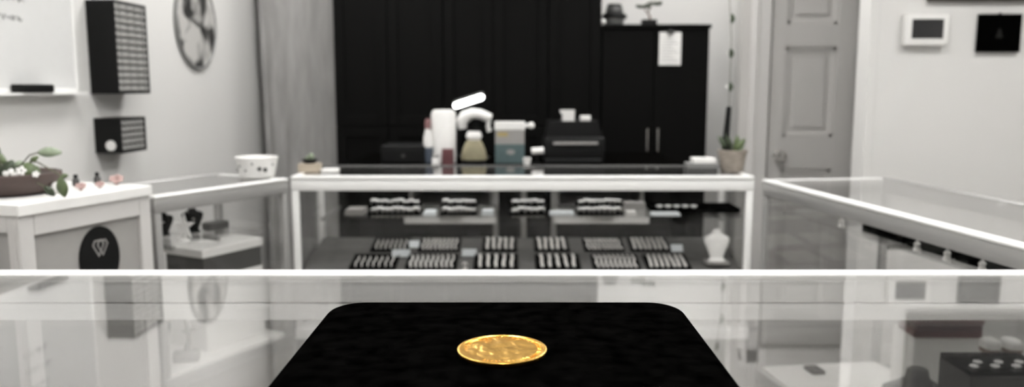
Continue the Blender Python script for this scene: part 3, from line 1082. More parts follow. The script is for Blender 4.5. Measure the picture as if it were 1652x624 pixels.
# ================================================================== ON THE LEFT CASE
p = PZ(414, 286, TOP)
t = thing('dotted_bowl', 'white round bowl with black dots on the far end of the left glass showcase', 'bowl', (p.x, 3.02, TOP + 0.0035))
t.location.x = X_at(415, 3.02, 1.0)
bm = bmesh.new()
lathe(bm, [(0, 0), (0.058, 0), (0.063, 0.004), (0.076, 0.07), (0.078, 0.076), (0.074, 0.077), (0.070, 0.07), (0.058, 0.010), (0, 0.008)], 48)
build('body', bm, M['white'], t, smooth=True)
bm = bmesh.new()
for k, (a, z) in enumerate(((-1.15, 0.036), (-0.85, 0.032), (-1.9, 0.03), (-2.3, 0.045), (-1.5, 0.055), (-2.7, 0.03), (-0.4, 0.05))):
    rr = 0.0645 + (z / 0.07) * 0.0115
    vs = ball(bm, (rr * math.cos(a), rr * math.sin(a), z), 0.0085 if k < 2 else 0.004, sub=1)
build('dot_pattern', bm, M['black_plastic'], t, smooth=True)

# ------------------------------------------------------------------ on the rear case top
YT = 3.22
p = PZ(500, 279, TOP)
t = thing('wooden_block', 'tan wooden block at the left end of the rear showcase top', 'block', (X_at(500, YT, 1.0), YT, TOP + 0.0005))
bm = bmesh.new(); box(bm, -0.042, 0.042, -0.03, 0.03, 0, 0.036, bev=0.003); build('body', bm, M['tan'], t)
t = thing('cactus_pot', 'tiny black dish with a pale green cactus on the tan wooden block', 'plant', (X_at(500, YT, 1.0), YT, TOP + 0.037))
bm = bmesh.new(); lathe(bm, [(0, 0), (0.02, 0), (0.030, 0.010), (0.032, 0.016), (0.028, 0.016), (0, 0.012)], 28); build('dish', bm, M['black_plastic'], t, smooth=True)
bm = bmesh.new(); ball(bm, (0.006, 0, 0.026), 0.012, sz=1.25); ball(bm, (-0.010, 0.004, 0.020), 0.009); build('cactus', bm, M['leaf_pale'], t, smooth=True)
bm = bmesh.new(); box(bm, -0.032, 0.032, -0.03, 0.03, 0, 0.014, bev=0.003)
o = tag(build('white_card_stack', bm, M['paper']), 'flat white stack of cards right of the tan wooden block', 'cards'); o.location = (X_at(532, YT, 1.0) + 0.002, YT, TOP + 0.0005)

# right end: stack of dark boxes with a white box, woven pot
xx = X_at(1130, YT, 1.0)
specs = [(0.060, 0.020, 'dark_grey', 'lowest dark grey jewellery box of the stack on the rear showcase'), (0.056, 0.018, 'grey_plastic', 'middle grey jewellery box of the stack on the rear showcase')]
z = TOP + 0.0005
for hw, h, mt, lb in specs:
    t = thing('jewellery_box', lb, 'box', (xx, YT, z), 0, 'stacked boxes on the rear showcase')
    bm = bmesh.new(); box(bm, -hw, hw, -0.04, 0.04, 0, h * 0.6, bev=0.002); build('base', bm, M[mt], t)
    bm = bmesh.new(); box(bm, -hw - 0.001, hw + 0.001, -0.041, 0.041, h * 0.6, h, bev=0.002); build('lid', bm, M[mt], t)
    z += h + 0.0005
t = thing('jewellery_box', 'white box lying on top of the grey boxes on the rear showcase', 'box', (xx + 0.010, YT, z), 0, 'stacked boxes on the rear showcase')
bm = bmesh.new(); box(bm, -0.044, 0.044, -0.035, 0.035, 0, 0.012, bev=0.002); build('base', bm, M['white'], t)
bm = bmesh.new(); box(bm, -0.045, 0.045, -0.036, 0.036, 0.0121, 0.019, bev=0.002); build('lid', bm, M['white'], t)

ox_, oy_ = X_at(1181, YT + 0.02, 1.0), YT + 0.02
t = thing('potted_orchid', 'orchid with a very tall budding stem in a beige woven pot', 'plant', (ox_, oy_, TOP + 0.0005))
O = Vector((ox_, oy_, TOP + 0.0005))
bm = bmesh.new()
pr = [(0, 0), (0.040, 0), (0.043, 0.004)]
for k in range(1, 12):
    pr.append((0.043 + 0.014 * k / 12 + (0.0016 if k % 2 else -0.0006), 0.004 + 0.076 * k / 12))
pr += [(0.059, 0.081), (0.060, 0.088), (0.055, 0.089), (0.052, 0.078), (0, 0.076)]
lathe(bm, pr, 40)
build('woven_pot', bm, M['basket'], t, smooth=True)
bm = bmesh.new(); lathe(bm, [(0, 0.080), (0.03, 0.081), (0.0515, 0.078), (0.0515, 0.0765), (0, 0.0762)], 24); build('moss', bm, M['soil'], t)
for (a, b, wpx, mt) in (((1178, 246), (1158, 220), 13, 'leaf_dark'), ((1182, 246), (1202, 224), 12, 'leaf'), ((1180, 246), (1170, 214), 9, 'leaf_dark'), ((1184, 246), (1190, 218), 11, 'leaf'),
                        ((1176, 244), (1164, 232), 9, 'leaf'), ((1186, 245), (1200, 236), 9, 'leaf_pale')):
    bm = bmesh.new(); leaf(bm, PY(*a, oy_) - O, PY(*b, oy_ - 0.01) - O, wpx * 3.2 / FPX, 0.12)
    solid(build('leaf', bm, M[mt], t, smooth=True))
bm = bmesh.new()
tube(bm, [PY(1170, 246, oy_) - O, PY(1172, 215, oy_) - O, PY(1176, 172, oy_) - O], [0.014, 0.013, 0.010], 10)
build('support_stake', bm, M['black_plastic'], t, smooth=True)
bm = bmesh.new()
tube(bm, [PY(1176, 174, oy_) - O, PY(1178, 120, oy_) - O, PY(1180, 60, oy_) - O, PY(1177, 0, oy_) - O, PY(1172, -40, oy_) - O], 0.0012, 6)
build('flower_stem', bm, M['stem'], t)
for (px, py, r) in ((1175, 140, 7), (1176, 86, 6), (1178, 30, 6), (1173, -20, 6)):
    bm = bmesh.new(); flower(bm, PY(px - 1, py, oy_ - 0.005) - O, r * 0.5 * 3.2 / FPX, 4, Vector((-0.5, -1, 0.3))); build('white_blossom', bm, M['petal'], t)
    bm = bmesh.new(); leaf(bm, PY(px + 3, py + 8, oy_ - 0.006) - O, PY(px + 3, py - 8, oy_ - 0.006) - O, 9 * 3.2 / FPX, 0.2); solid(build('bud_leaf', bm, M['leaf_dark'], t))

# ================================================================== DESK BEHIND THE REAR CASE
DT = 0.958
dx0, dx1, dy0, dy1 = X_at(548, 3.56), X_at(1112, 3.56), 3.56, 4.35
t = thing('work_desk', 'long black work desk behind the rear showcase with two pale drawer boxes below', 'desk', ((dx0 + dx1) / 2, (dy0 + dy1) / 2, 0))
ox, oy = t.location.x, t.location.y
def dk(name, m, *a, bev=0.0, par=None):
    o = bx(name, m, par or t, *a, bev=bev)
    if not par:
        o.location = (-ox, -oy, 0)
    return o
dk('desk_top', M['desk_black'], dx0, dx1, dy0, dy1, DT - 0.03, DT, bev=0.003)
dk('back_panel', M['desk_black'], dx0 + 0.03, dx1 - 0.03, dy1 - 0.05, dy1 - 0.03, 0.05, DT - 0.03)
for x in (dx0 + 0.02, dx1 - 0.06):
    for y in (dy0 + 0.02, dy1 - 0.06):
        dk('leg', M['desk_black'], x, x + 0.04, y, y + 0.028, 0, DT - 0.03)
for pa, pb in ((652, 800), (893, 1048)):
    xa, xb = X_at(pa, 3.575, 0.72), X_at(pb, 3.575, 0.72)
    zt, zb_ = PY(720, 336, 3.575).z, PY(720, 361, 3.575).z
    d = dk('drawer', M['deck_white'], xa, xb, 3.575, 4.1, zb_, zt, bev=0.004)
    dk('handle', M['grey_and_shade_rail'], (xa + xb) / 2 - 0.05, (xa + xb) / 2 + 0.05, 3.56, 3.575, (zb_ + zt) / 2 - 0.004, (zb_ + zt) / 2 + 0.004, par=d)
    dk('drawer_hanger', M['grey_and_shade_rail'], xa + 0.01, xa + 0.03, 3.68, 4.08, zt, DT - 0.03)
    dk('drawer_hanger', M['grey_and_shade_rail'], xb - 0.03, xb - 0.01, 3.68, 4.08, zt, DT - 0.03)
xl, xr, xc0, xc1 = X_at(656, 3.68, 0.7), X_at(1046, 3.68, 0.7), X_at(802, 3.68, 0.7), X_at(891, 3.68, 0.7)
zq = PY(720, 380, 3.68).z
dk('under_drawer_shade', M['desk_black'], xl, xr, 3.68, 3.70, zq, PY(720, 362, 3.68).z)  # added black sheet stands in for the shade below the drawers
dk('drawer_gap_shade', M['desk_black'], xc0, xc1, 3.6805, 3.6995, PY(720, 361, 3.68).z, DT - 0.031)  # added black sheet stands in for the dark gap between the drawers
for px in (800, 845, 893):
    x = X_at(px, 3.66, 0.7)
    dk('leg', M['grey_and_shade_rail'], x - 0.012, x + 0.012, 3.64, 3.66, 0, DT - 0.03)

YI = 3.75


def XI(px, y=YI, z=1.05):
    return X_at(px, y, z)


def ZI(py, y=YI):
    return PY(CX, py, y).z


# white pump box / dispenser
t = thing('paper_towel_roll', 'tall white upright roll with rounded top on the black work desk', 'roll', (XI(716), YI, DT))
h = ZI(177) - DT
bm = bmesh.new()
lathe(bm, [(0, 0), (0.056, 0), (0.0565, 0.006), (0.0575, h - 0.02), (0.050, h - 0.004), (0.042, h), (0, h)], 40)
build('roll', bm, M['white'], t, smooth=True)
t = thing('spray_bottle', 'slim white and blue bottle with a muted red cap left of the white roll', 'bottle', (XI(692), YI - 0.03, DT))
bm = bmesh.new(); lathe(bm, [(0, 0), (0.020, 0), (0.022, 0.01), (0.022, 0.075), (0, 0.075)], 28); build('lower_label', bm, M['blue'], t, smooth=True)
bm = bmesh.new(); lathe(bm, [(0, 0.0755), (0.022, 0.0755), (0.022, 0.12), (0.012, 0.16), (0, 0.16)], 28); build('body', bm, M['white'], t, smooth=True)
bm = bmesh.new(); lathe(bm, [(0, 0.161), (0.014, 0.161), (0.015, 0.19), (0.010, 0.205), (0, 0.208)], 24); build('cap', bm, M['red'], t, smooth=True)
t = thing('small_carton', 'little dark red carton in front of the white roll on the desk', 'carton', (XI(725), YI - 0.1, DT))
bm = bmesh.new(); box(bm, -0.026, 0.026, -0.015, 0.015, 0, ZI(240, YI - 0.1) - DT, bev=0.002); build('body', bm, M['maroon'], t)
t = thing('small_jar', 'small white jar left of the dark red carton on the desk', 'jar', (XI(706), YI - 0.1, DT))
bm = bmesh.new(); lathe(bm, [(0, 0), (0.018, 0), (0.018, 0.03), (0.015, 0.034), (0, 0.034)], 24); build('body', bm, M['white'], t, smooth=True)
bm = bmesh.new(); lathe(bm, [(0, 0.0345), (0.017, 0.0345), (0.017, 0.045), (0, 0.046)], 24); build('lid', bm, M['box_grey'], t, smooth=True)

# LED desk lamp
YL = 3.95
a, b = PY(735, 172, YL), PY(778, 158, YL)
t = thing('desk_lamp', 'glowing slim desk lamp tilted above the white roll', 'lamp', (XI(738, YL), YL + 0.05, DT))
O = Vector((XI(738, YL), YL + 0.05, DT))
mid = (a + b) / 2; d = (b - a); Ln = d.length; ang = math.atan2(d.z, d.x)
bm = bmesh.new()
rounded_slab(bm, Ln + 0.025, 0.034, 0.014, 0.0168, 0.005)
o = build('lamp_head', bm, M['dark_grey'], t, smooth=True)
o.rotation_euler = (PI / 2 - 0.35, -ang * 0 , 0)
o.matrix_local = Matrix.Translation(mid - O + Vector((0, 0.007, 0.012))) @ Matrix.Rotation(-ang, 4, 'Y') @ Matrix.Rotation(math.radians(62), 4, 'X')
bm = bmesh.new()
rounded_slab(bm, Ln + 0.020, 0.032, 0.010, 0.0158, 0.004)
o = build('light_strip', bm, M['led'], t, smooth=True)
o.matrix_local = Matrix.Translation(mid - O + Vector((0, -0.004, 0.003))) @ Matrix.Rotation(-ang, 4, 'Y') @ Matrix.Rotation(math.radians(62), 4, 'X')
bm = bmesh.new(); lathe(bm, [(0, 0), (0.05, 0), (0.05, 0.012), (0.02, 0.018), (0, 0.018)], 32); build('base', bm, M['black_plastic'], t, smooth=True)
bm = bmesh.new()
tube(bm, [(0, 0, 0.015), (0.005, 0.0, 0.16), (0.055, 0.0, 0.20), (mid - O) + Vector((0.0, 0.012, 0.012))], 0.0055, 10)
build('arm', bm, M['black_plastic'], t, smooth=True)

# microscope (white curved head on a dark stand)
YM = 3.88
t = thing('bench_microscope', 'white curved bench microscope head above the khaki pouch on the desk', 'microscope', (XI(768, YM), YM + 0.03, DT))
O = Vector((XI(768, YM), YM + 0.03, DT))
def pm(px, py, dy=0): return PY(px, py, YM + dy) - O
bm = bmesh.new()
tube(bm, [pm(746, 208), pm(745, 196), pm(751, 188), pm(762, 183), pm(774, 184), pm(784, 188), pm(793, 190)], [0.020, 0.028, 0.031, 0.026, 0.024, 0.024, 0.018], 16)
tube(bm, [pm(789, 194), pm(787, 203), pm(790, 212)], [0.012, 0.010, 0.012], 12)
build('curved_head', bm, M['white'], t, smooth=True)
bm = bmesh.new()
tube(bm, [pm(768, 186, 0.03), pm(769, 230, 0.03), (0, 0, 0.01)], 0.011, 12)
build('stand', bm, M['black_plastic'], t, smooth=True)
bm = bmesh.new(); rounded_slab(bm, 0.13, 0.12, 0.016, 0.02, 0.005); build('base', bm, M['black_plastic'], t, smooth=True)

# khaki pouch
t = thing('khaki_pouch', 'khaki tapered pouch with white tied top and black foot on the desk', 'pouch', (XI(765, YI - 0.05), YI - 0.08, DT))
bm = bmesh.new(); lathe(bm, [(0, 0), (0.052, 0), (0.056, 0.008), (0.052, 0.022), (0, 0.022)], 32, sy=0.7); build('foot', bm, M['black_plastic'], t, smooth=True)
bm = bmesh.new(); lathe(bm, [(0, 0.0225), (0.058, 0.0225), (0.060, 0.035), (0.050, 0.075), (0.036, 0.105), (0.028, 0.112), (0, 0.112)], 36, sy=0.7); build('body', bm, M['khaki'], t, smooth=True)
bm = bmesh.new()
for k in range(9):
    a = 2 * PI * k / 9
    tube(bm, [(0.014 * math.cos(a), 0.010 * math.sin(a), 0.110), (0.026 * math.cos(a), 0.018 * math.sin(a), 0.130), (0.022 * math.cos(a), 0.015 * math.sin(a), 0.150)], [0.009, 0.012, 0.007], 8)
build('tied_top', bm, M['white'], t, smooth=True)

# printed carton with teal lower half
YX = YI
xa, xb = XI(799, YX), XI(846, YX)
t = thing('printed_carton', 'grey carton with white lid and teal lower half on the desk', 'carton', ((xa + xb) / 2, YX, DT))
hw = (xb - xa) / 2
zt, z1, z2 = ZI(196, YX) - DT, ZI(209, YX) - DT, ZI(232, YX) - DT
bx('lid', M['white'], t, -hw - 0.003, hw + 0.003, -0.035, 0.035, z1 + 0.0003, zt, bev=0.003)
bx('upper_body', M['box_grey'], t, -hw, hw, -0.032, 0.032, z2 + 0.0003, z1, bev=0.001)
tl = bx('lower_body', M['teal'], t, -hw, hw, -0.032, 0.032, 0, z2, bev=0.001)
bm = bmesh.new(); lathe(bm, [(0, 0), (0.020, 0), (0.020, 0.002), (0, 0.002)], 24, sy=0.6)
for v in bm.verts:
    v.co = Vector((v.co.x + 0.004, -0.032 - v.co.z, z2 * 0.6 + v.co.y))
build('pale_oval_print', bm, M['box_grey'], tl)
bm = bmesh.new(); box(bm, -hw + 0.010, -hw + 0.058, -0.0335, -0.0315, z1 - 0.030, z1 - 0.010); build('mustard_print', bm, M['mustard'], t)
bm = bmesh.new(); tube(bm, [(hw + 0.003, 0, (z1 + zt) / 2), (hw + 0.028, 0, (z1 + zt) / 2)], 0.009, 12); ball(bm, (hw + 0.032, 0, (z1 + zt) / 2), 0.016)
build('side_knob', bm, M['white'], t, smooth=True)

# printer
YP = 3.85
xa, xb = XI(877, YP), XI(972, YP)
t = thing('label_printer', 'black desktop printer with a pale paper slot on the work desk', 'printer', ((xa + xb) / 2, YP, DT))
hw = (xb - xa) / 2
zt = ZI(196, YP - 0.1) - DT
bm = bmesh.new(); box(bm, -hw, hw, -0.10, 0.12, 0, zt * 0.62, bev=0.008, seg=3); build('body', bm, M['black_plastic'], t, smooth=True)
bm = bmesh.new()
prism(bm, [(-hw + 0.008, zt * 0.62), (hw - 0.008, zt * 0.62), (hw - 0.03, zt), (-hw + 0.02, zt)], -0.07, 0.11)
build('cover', bm, M['black_plastic'], t)
zs = ZI(231, YP - 0.1) - DT
bm = bmesh.new(); box(bm, -hw + 0.04, hw - 0.034, -0.118, -0.101, zs - 0.006, zs + 0.006, bev=0.002); build('paper_slot', bm, M['box_grey'], t)
bm = bmesh.new(); box(bm, -hw - 0.004, hw - 0.02, -0.16, -0.101, 0, 0.022, bev=0.004); build('output_tray', bm, M['black_plastic'], t)
# things on the printer
t2 = thing('white_paper_block', 'white block of paper standing on the black printer', 'paper', (XI(915, YP), YP - 0.02, DT + zt))
hz = ZI(177, YP) - DT - zt
bm = bmesh.new()
prism(bm, [(-0.026, 0), (0.030, 0), (0.032, hz), (-0.036, hz), (-0.034, hz * 0.7), (-0.024, hz * 0.6)], -0.02, 0.02); build('sheets', bm, M['paper'], t2)
t2 = thing('white_cube', 'small white cube standing right of the paper on the printer', 'box', (XI(943, YP), YP - 0.02, DT + zt))
bm = bmesh.new(); box(bm, -0.024, 0.024, -0.02, 0.02, 0, (ZI(186, YP) - DT - zt), bev=0.004); build('body', bm, M['white'], t2)
t2 = thing('white_roll', 'white label roll lying left of the black printer', 'roll', (XI(866, YI), YI - 0.05, DT))
bm = bmesh.new()
tube(bm, [(-0.025, 0, 0.058), (0.030, 0, 0.062)], 0.016, 16)
build('upper_roll', bm, M['white'], t2, smooth=True)
bm = bmesh.new(); lathe(bm, [(0, 0), (0.022, 0), (0.022, 0.006), (0.006, 0.008), (0.006, 0.05), (0, 0.05)], 16); build('stand', bm, M['black_plastic'], t2, smooth=True)
t2 = thing('white_cup', 'small white cup right of the printed carton on the desk', 'cup', (XI(850, YI - 0.1), YI - 0.12, DT))
bm = bmesh.new(); lathe(bm, [(0, 0), (0.014, 0), (0.019, 0.035), (0.017, 0.035), (0.012, 0.003), (0, 0.003)], 24); build('body', bm, M['white'], t2, smooth=True)
# low black device at left
xa, xb = XI(617), XI(688)
t2 = thing('cash_drawer', 'low black cash drawer at the left of the work desk', 'drawer', ((xa + xb) / 2, YI + 0.05, DT))
hw = (xb - xa) / 2
hh = ZI(235, YI - 0.05) - DT
bm = bmesh.new(); box(bm, -hw, hw, -0.1, 0.12, 0, hh, bev=0.005); build('body', bm, M['black_plastic'], t2)
bm = bmesh.new(); box(bm, -hw + 0.01, hw - 0.01, -0.104, -0.1001, 0.008, hh - 0.02, bev=0.001); build('front_panel', bm, M['black_plastic'], t2)
bm = bmesh.new(); lathe(bm, [(0, 0), (0.008, 0), (0.008, 0.004), (0, 0.004)], 16)
for v in bm.verts:
    v.co = Vector((v.co.x, -0.104 - v.co.z, hh * 0.45 + v.co.y))
build('lock', bm, M['dark_grey'], t2)

# ================================================================== IN THE REAR CASE
SLOPE = math.atan2(0.660 - 0.592, RW - 0.06)


def deck_pt(x, y, up=0.0):      # y measured from the case front
    z = 0.592 + (y - 0.03) * math.tan(SLOPE)
    return Vector((x, RY + y - math.sin(SLOPE) * up, z + math.cos(SLOPE) * up))


def make_tray_mesh(w, d, h=0.010):
    bm = bmesh.new()
    box(bm, -w / 2, w / 2, -d / 2, d / 2, 0, 0.004)
    e = 0.004
    for q in ((-w / 2, w / 2, -d / 2, -d / 2 + e), (-w / 2, w / 2, d / 2 - e, d / 2), (-w / 2, -w / 2 + e, -d / 2 + e, d / 2 - e), (w / 2 - e, w / 2, -d / 2 + e, d / 2 - e)):
        box(bm, *q, 0.0, h)
    return bm


def bracelet_mesh(L, r=0.0042, wob=0.0, seed=0):
    rnd = random.Random(seed)
    bm = bmesh.new()
    n = int(L / (r * 1.7))
    for k in range(n):
        u = k / (n - 1) - 0.5
        ball(bm, (wob * math.sin(u * 9), u * L, r * 0.9 + 0.012 * (0.25 - u * u)), r * rnd.uniform(0.8, 1.15), sx=1.25, sub=1)
    # thin core joining the links
    tube(bm, [(wob * math.sin((k / 8 - 0.5) * 9), (k / 8 - 0.5) * L, r * 0.9 + 0.012 * (0.25 - (k / 8 - 0.5) ** 2)) for k in range(9)], r * 0.4, 5)
    return bm


def mesh_only(bm, name, m, smooth=True):
    o = build(name, bm, m, smooth=smooth)
    me = o.data
    bpy.data.objects.remove(o)
    return me


TD = 0.140
br_me = [mesh_only(bracelet_mesh(0.118, 0.0052, 0.0, 1), 'bracelet', M['silver']), mesh_only(bracelet_mesh(0.118, 0.0038, 0.003, 2), 'chain', M['silver']),
         mesh_only(bracelet_mesh(0.118, 0.0060, 0.001, 3), 'wide_bracelet', M['silver'])]
tray_i = 0
front_trays = [(566, 640, 'dark', 'first from the left'), (655, 737, 'thin', 'second from the left'), (764, 836, 'b', 'third from the left'), (864, 936, 'b', 'fourth from the left'),
               (956, 1032, 'thin', 'fifth from the left'), (1042, 1112, 'thin2', 'rightmost')]
back_trays = [(600, 660, 'dark', 'first from the left'), (676, 742, 'thin', 'second from the left'), (778, 834, 'b', 'third from the left'), (862, 918, 'b', 'fourth from the left'),
              (942, 1006, 'thin', 'fifth from the left'), (1016, 1080, 'thin2', 'rightmost')]
for row, (trays, yc, rn) in enumerate(((front_trays, 0.118, 'front'), (back_trays, 0.305, 'back'))):
    for pa, pb, kind, which in trays:
        p0 = deck_pt(0, yc)
        xa, xb = X_at(pa, p0.y - 0.03, p0.z), X_at(pb, p0.y - 0.03, p0.z)
        wd = xb - xa
        xm = (xa + xb) / 2
        o = build('display_tray', make_tray_mesh(wd, TD), M['black_velvet'])
        o.location = deck_pt(xm, yc, 0.0008); o.rotation_euler = (SLOPE, 0, 0)
        tag(o, 'black velvet bracelet tray, %s in the %s row of the deck' % (which, rn), 'tray', 'bracelet trays on the rear showcase deck')
        n = {'dark': 7, 'thin': 9, 'b': 5, 'thin2': 7}[kind]
        for k in range(n):
            me = br_me[{'dark': 1, 'thin': 1, 'b': 2, 'thin2': 0}[kind]]
            q = bpy.data.objects.new('bracelet' if kind in ('b', 'thin2') else 'chain_necklace', me)
            COL.objects.link(q)
            u = (k + 0.5) / n - 0.5
            q.location = deck_pt(xm + u * (wd - 0.018), yc, 0.0056)
            q.rotation_euler = (SLOPE, 0, random.uniform(-0.04, 0.04))
            if kind == 'dark':
                q.scale = (0.7, 0.8, 0.8)
            elif kind == 'b':
                q.scale = (1.0, 1.0, 1.0)
            tag(q, ('silver bracelet' if kind in ('b', 'thin2') else 'fine silver chain') + ' in the %s tray of the %s deck row' % (which, rn), 'bracelet' if kind in ('b', 'thin2') else 'chain',
                'pieces in the %s tray of the %s deck row' % (which, rn))


# ring pieces on the upper shelf
def ring_mesh(seed, big=1.0):
    bm = bmesh.new()
    R1, r1 = 0.0095, 0.0018
    n, m_ = 20, 6
    g = []
    for a in range(n):
        A = 2 * PI * a / n
        g.append([bm.verts.new(((R1 + r1 * math.cos(2 * PI * b / m_)) * math.cos(A), r1 * math.sin(2 * PI * b / m_) * 1.3, 0.010 + (R1 + r1 * math.cos(2 * PI * b / m_)) * math.sin(A))) for b in range(m_)])
    for a in range(n):
        for b in range(m_):
            bm.faces.new((g[a][b], g[(a + 1) % n][b], g[(a + 1) % n][(b + 1) % m_], g[a][(b + 1) % m_]))
    return bm


def gem_mesh(big=1.0):
    bm = bmesh.new()
    lathe(bm, [(0, -0.006), (0.0075 * big, 0.0), (0.0068 * big, 0.003), (0.004 * big, 0.0045), (0, 0.0045)], 8, c=(0, 0, 0.0215))
    return bm


ring_me = mesh_only(ring_mesh(1), 'ring_band', M['silver'])
gem_me = mesh_only(gem_mesh(1.5), 'ring_stone', M['gem'], smooth=False)
SZ = 0.8105
utrays = [(596, 680, 9, 'leftmost'), (712, 770, 7, 'second'), (822, 882, 5, 'third'), (930, 1004, 8, 'rightmost')]
for pa, pb, n, which in utrays:
    for row, yy in enumerate((0.105, 0.335)):
        xa, xb = X_at(pa, RY + yy, SZ), X_at(pb, RY + yy, SZ)
        xm, wd = (xa + xb) / 2, xb - xa
        rn = 'front' if row == 0 else 'back'
        # stepped foam ring pad in a tray
        o = build('ring_tray', make_tray_mesh(wd, 0.085, 0.012), M['black_velvet'])
        o.location = (xm, RY + yy, SZ)
        tag(o, '%s black ring tray in the %s row on the upper glass shelf' % (which, rn), 'tray', 'ring trays on the upper shelf')
        for k in range(n):
            for rr, yo in enumerate((0.0,)):
                rt = thing('ring', 'silver ring with bright stone in the %s %s-row ring tray' % (which, rn), 'ring',
                           (xm + ((k + 0.5) / n - 0.5) * (wd - 0.02), RY + yy + yo, SZ - 0.0115), random.uniform(-0.3, 0.3), 'rings in the %s %s-row ring tray' % (which, rn))
                b_ = bpy.data.objects.new('band', ring_me); COL.objects.link(b_); b_.parent = rt
                g_ = bpy.data.objects.new('stone', gem_me); COL.objects.link(g_); g_.parent = rt
                s = random.uniform(1.25, 1.6)
                rt.scale = (s, s, s)
# pale acrylic blocks and cards on the upper shelf
def block(px0, px1, yy, dd, h, m, lb, name='display_block', cat='display block', z=SZ):
    xa, xb = X_at(px0, RY + yy, z), X_at(px1, RY + yy, z)
    bm = bmesh.new()
    prism(bm, [(-(xb - xa) / 2, 0), ((xb - xa) / 2, 0), ((xb - xa) / 2 - 0.003, h), (-(xb - xa) / 2 + 0.003, h)], -dd / 2, dd / 2)
    o = build(name, bm, M[m])
    o.location = ((xa + xb) / 2, RY + yy, z)
    return tag(o, lb, cat, 'pale display blocks on the upper shelf')


block(684, 704, 0.10, 0.09, 0.012, 'tag_blue', 'pale blue block between the leftmost and second ring trays')
block(777, 797, 0.10, 0.06, 0.016, 'tag_blue', 'pale blue block just right of the second ring tray')
block(886, 926, 0.10, 0.06, 0.010, 'tag_blue', 'wide pale blue block between the third and rightmost ring trays')
block(1010, 1026, 0.10, 0.05, 0.012, 'white', 'narrow white block just right of the rightmost ring tray')
block(1050, 1096, 0.075, 0.05, 0.010, 'tag_blue', 'long pale block in front of the flat black tray')
block(560, 590, 0.12, 0.10, 0.020, 'box_grey', 'grey block left of the leftmost ring tray')
block(1006, 1040, 0.24, 0.06, 0.028, 'box_grey', 'tall grey block behind the narrow white block')
# flat black tray at right end
xa, xb = X_at(1048, RY + 0.2, SZ), X_at(1186, RY + 0.2, SZ)
o = build('flat_tray', make_tray_mesh(xb - xa, 0.17, 0.018), M['black_velvet']); o.location = ((xa + xb) / 2, RY + 0.21, SZ)
tag(o, 'wide flat black tray at the right end of the upper glass shelf', 'tray')
for k in range(5):
    q = bpy.data.objects.new('pendant', gem_me); COL.objects.link(q)
    q.scale = (1.3, 1.3, 1.3)
    q.location = (xa + 0.04 + k * 0.035, RY + 0.20, SZ - 0.012)
    tag(q, 'bright pendant stone lying in the wide flat black tray', 'pendant', 'pendants in the wide flat tray')


# price cards on the deck: small folded tents
def card(px, row_y, up, wpx, lb, m='tag_blue'):
    p = deck_pt(0, row_y, up)
    x = X_at(px, p.y, p.z)
    w2 = wpx / 2 * 3.2 / FPX
    bm = bmesh.new()
    prism(bm, [(-w2, 0), (w2, 0), (w2, 0.002), (-w2, 0.002)], -0.015, 0.015)
    for v in bm.verts:
        y, z = v.co.y, v.co.z
        v.co.y = y * 0.55; v.co.z = z + (y + 0.015) * 0.85
    prism(bm, [(-w2, 0), (w2, 0), (w2, 0.0245), (-w2, 0.0245)], 0.0085, 0.0105)
    o = build('price_card', bm, M[m]); o.location = deck_pt(x, row_y, 0.0012) ; o.rotation_euler = (SLOPE * 0, 0, 0)
    return tag(o, lb, 'card', 'price cards on the rear showcase deck')


card(647, 0.185, 0.002, 30, 'white price card above the first gap of the front deck row')
card(757, 0.190, 0.002, 24, 'white price card between second and third trays of the deck')
card(668, 0.285, 0.002, 18, 'small price card left of the second back tray of the deck')
card(1092, 0.24, 0.002, 20, 'tilted pale price card at the right of the deck')
for (px, yy, lb) in ((752, 0.05, 'front'), (752, 0.095, 'rear')):
    bm = bmesh.new(); lathe(bm, [(0, 0), (0.010, 0), (0.011, 0.003), (0.009, 0.009), (0, 0.010)], 20)
    p = deck_pt(0, yy)
    o = build('silver_button', bm, M['silver'], smooth=True); o.location = deck_pt(X_at(750, p.y, p.z), yy, 0.0015); o.rotation_euler = (SLOPE, 0, 0)
    tag(o, '%s one of two round silver charms between second and third trays' % lb, 'charm', 'round silver charms')


# necklace busts
def bust(name, label, loc, h, m, rz=0.0, group=None, cat='necklace bust'):
    t = thing(name, label, cat, loc, rz, group)
    bm = bmesh.new()
    lv = [(0.0, 0.26, 0.16), (0.05, 0.26, 0.16), (0.10, 0.20, 0.12), (0.30, 0.27, 0.13), (0.5, 0.36, 0.15), (0.66, 0.41, 0.16), (0.76, 0.38, 0.15), (0.82, 0.24, 0.13), (0.88, 0.14, 0.11), (0.98, 0.12, 0.10), (1.0, 0.09, 0.08)]
    rings = []
    N = 28
    for z, a, b in lv:
        rings.append([bm.verts.new((h * a * math.cos(2 * PI * k / N), h * b * math.sin(2 * PI * k / N) + 0.12 * h * (z - 0.5), z * h)) for k in range(N)])
    for p, q in zip(rings, rings[1:]):
        for k in range(N):
            bm.faces.new((p[k], p[(k + 1) % N], q[(k + 1) % N], q[k]))
    bm.faces.new(list(reversed(rings[0]))); bm.faces.new(rings[-1])
    build('bust', bm, m, t, smooth=True)
    bm = bmesh.new()
    pts = []
    for k in range(15):
        u = k / 14 * 2 - 1
        z = 0.84 - 0.30 * (1 - u * u)
        x = u * 0.17
        pts.append((x * h, (-0.155 + 0.12 * (z - 0.5) - 0.0 + 0.08 * abs(u)) * h, z * h))
    tube(bm, pts, 0.0016, 6)
    build('necklace', bm, M['silver'], t, smooth=True)
    return t


p = deck_pt(0, 0.10)
bust('necklace_bust', 'white necklace bust at the right end of the rear showcase', (X_at(1155, p.y, p.z), p.y, p.z + 0.0185), 0.125, M['white'])
bm = bmesh.new()
box(bm, -0.045, 0.045, -0.035, 0.035, 0, 0.012, bev=0.002)
o = tag(build('bust_riser', bm, M['box_grey']), 'small grey riser under the white necklace bust', 'riser'); o.location = (X_at(1155, p.y, p.z), p.y, p.z + 0.0065)

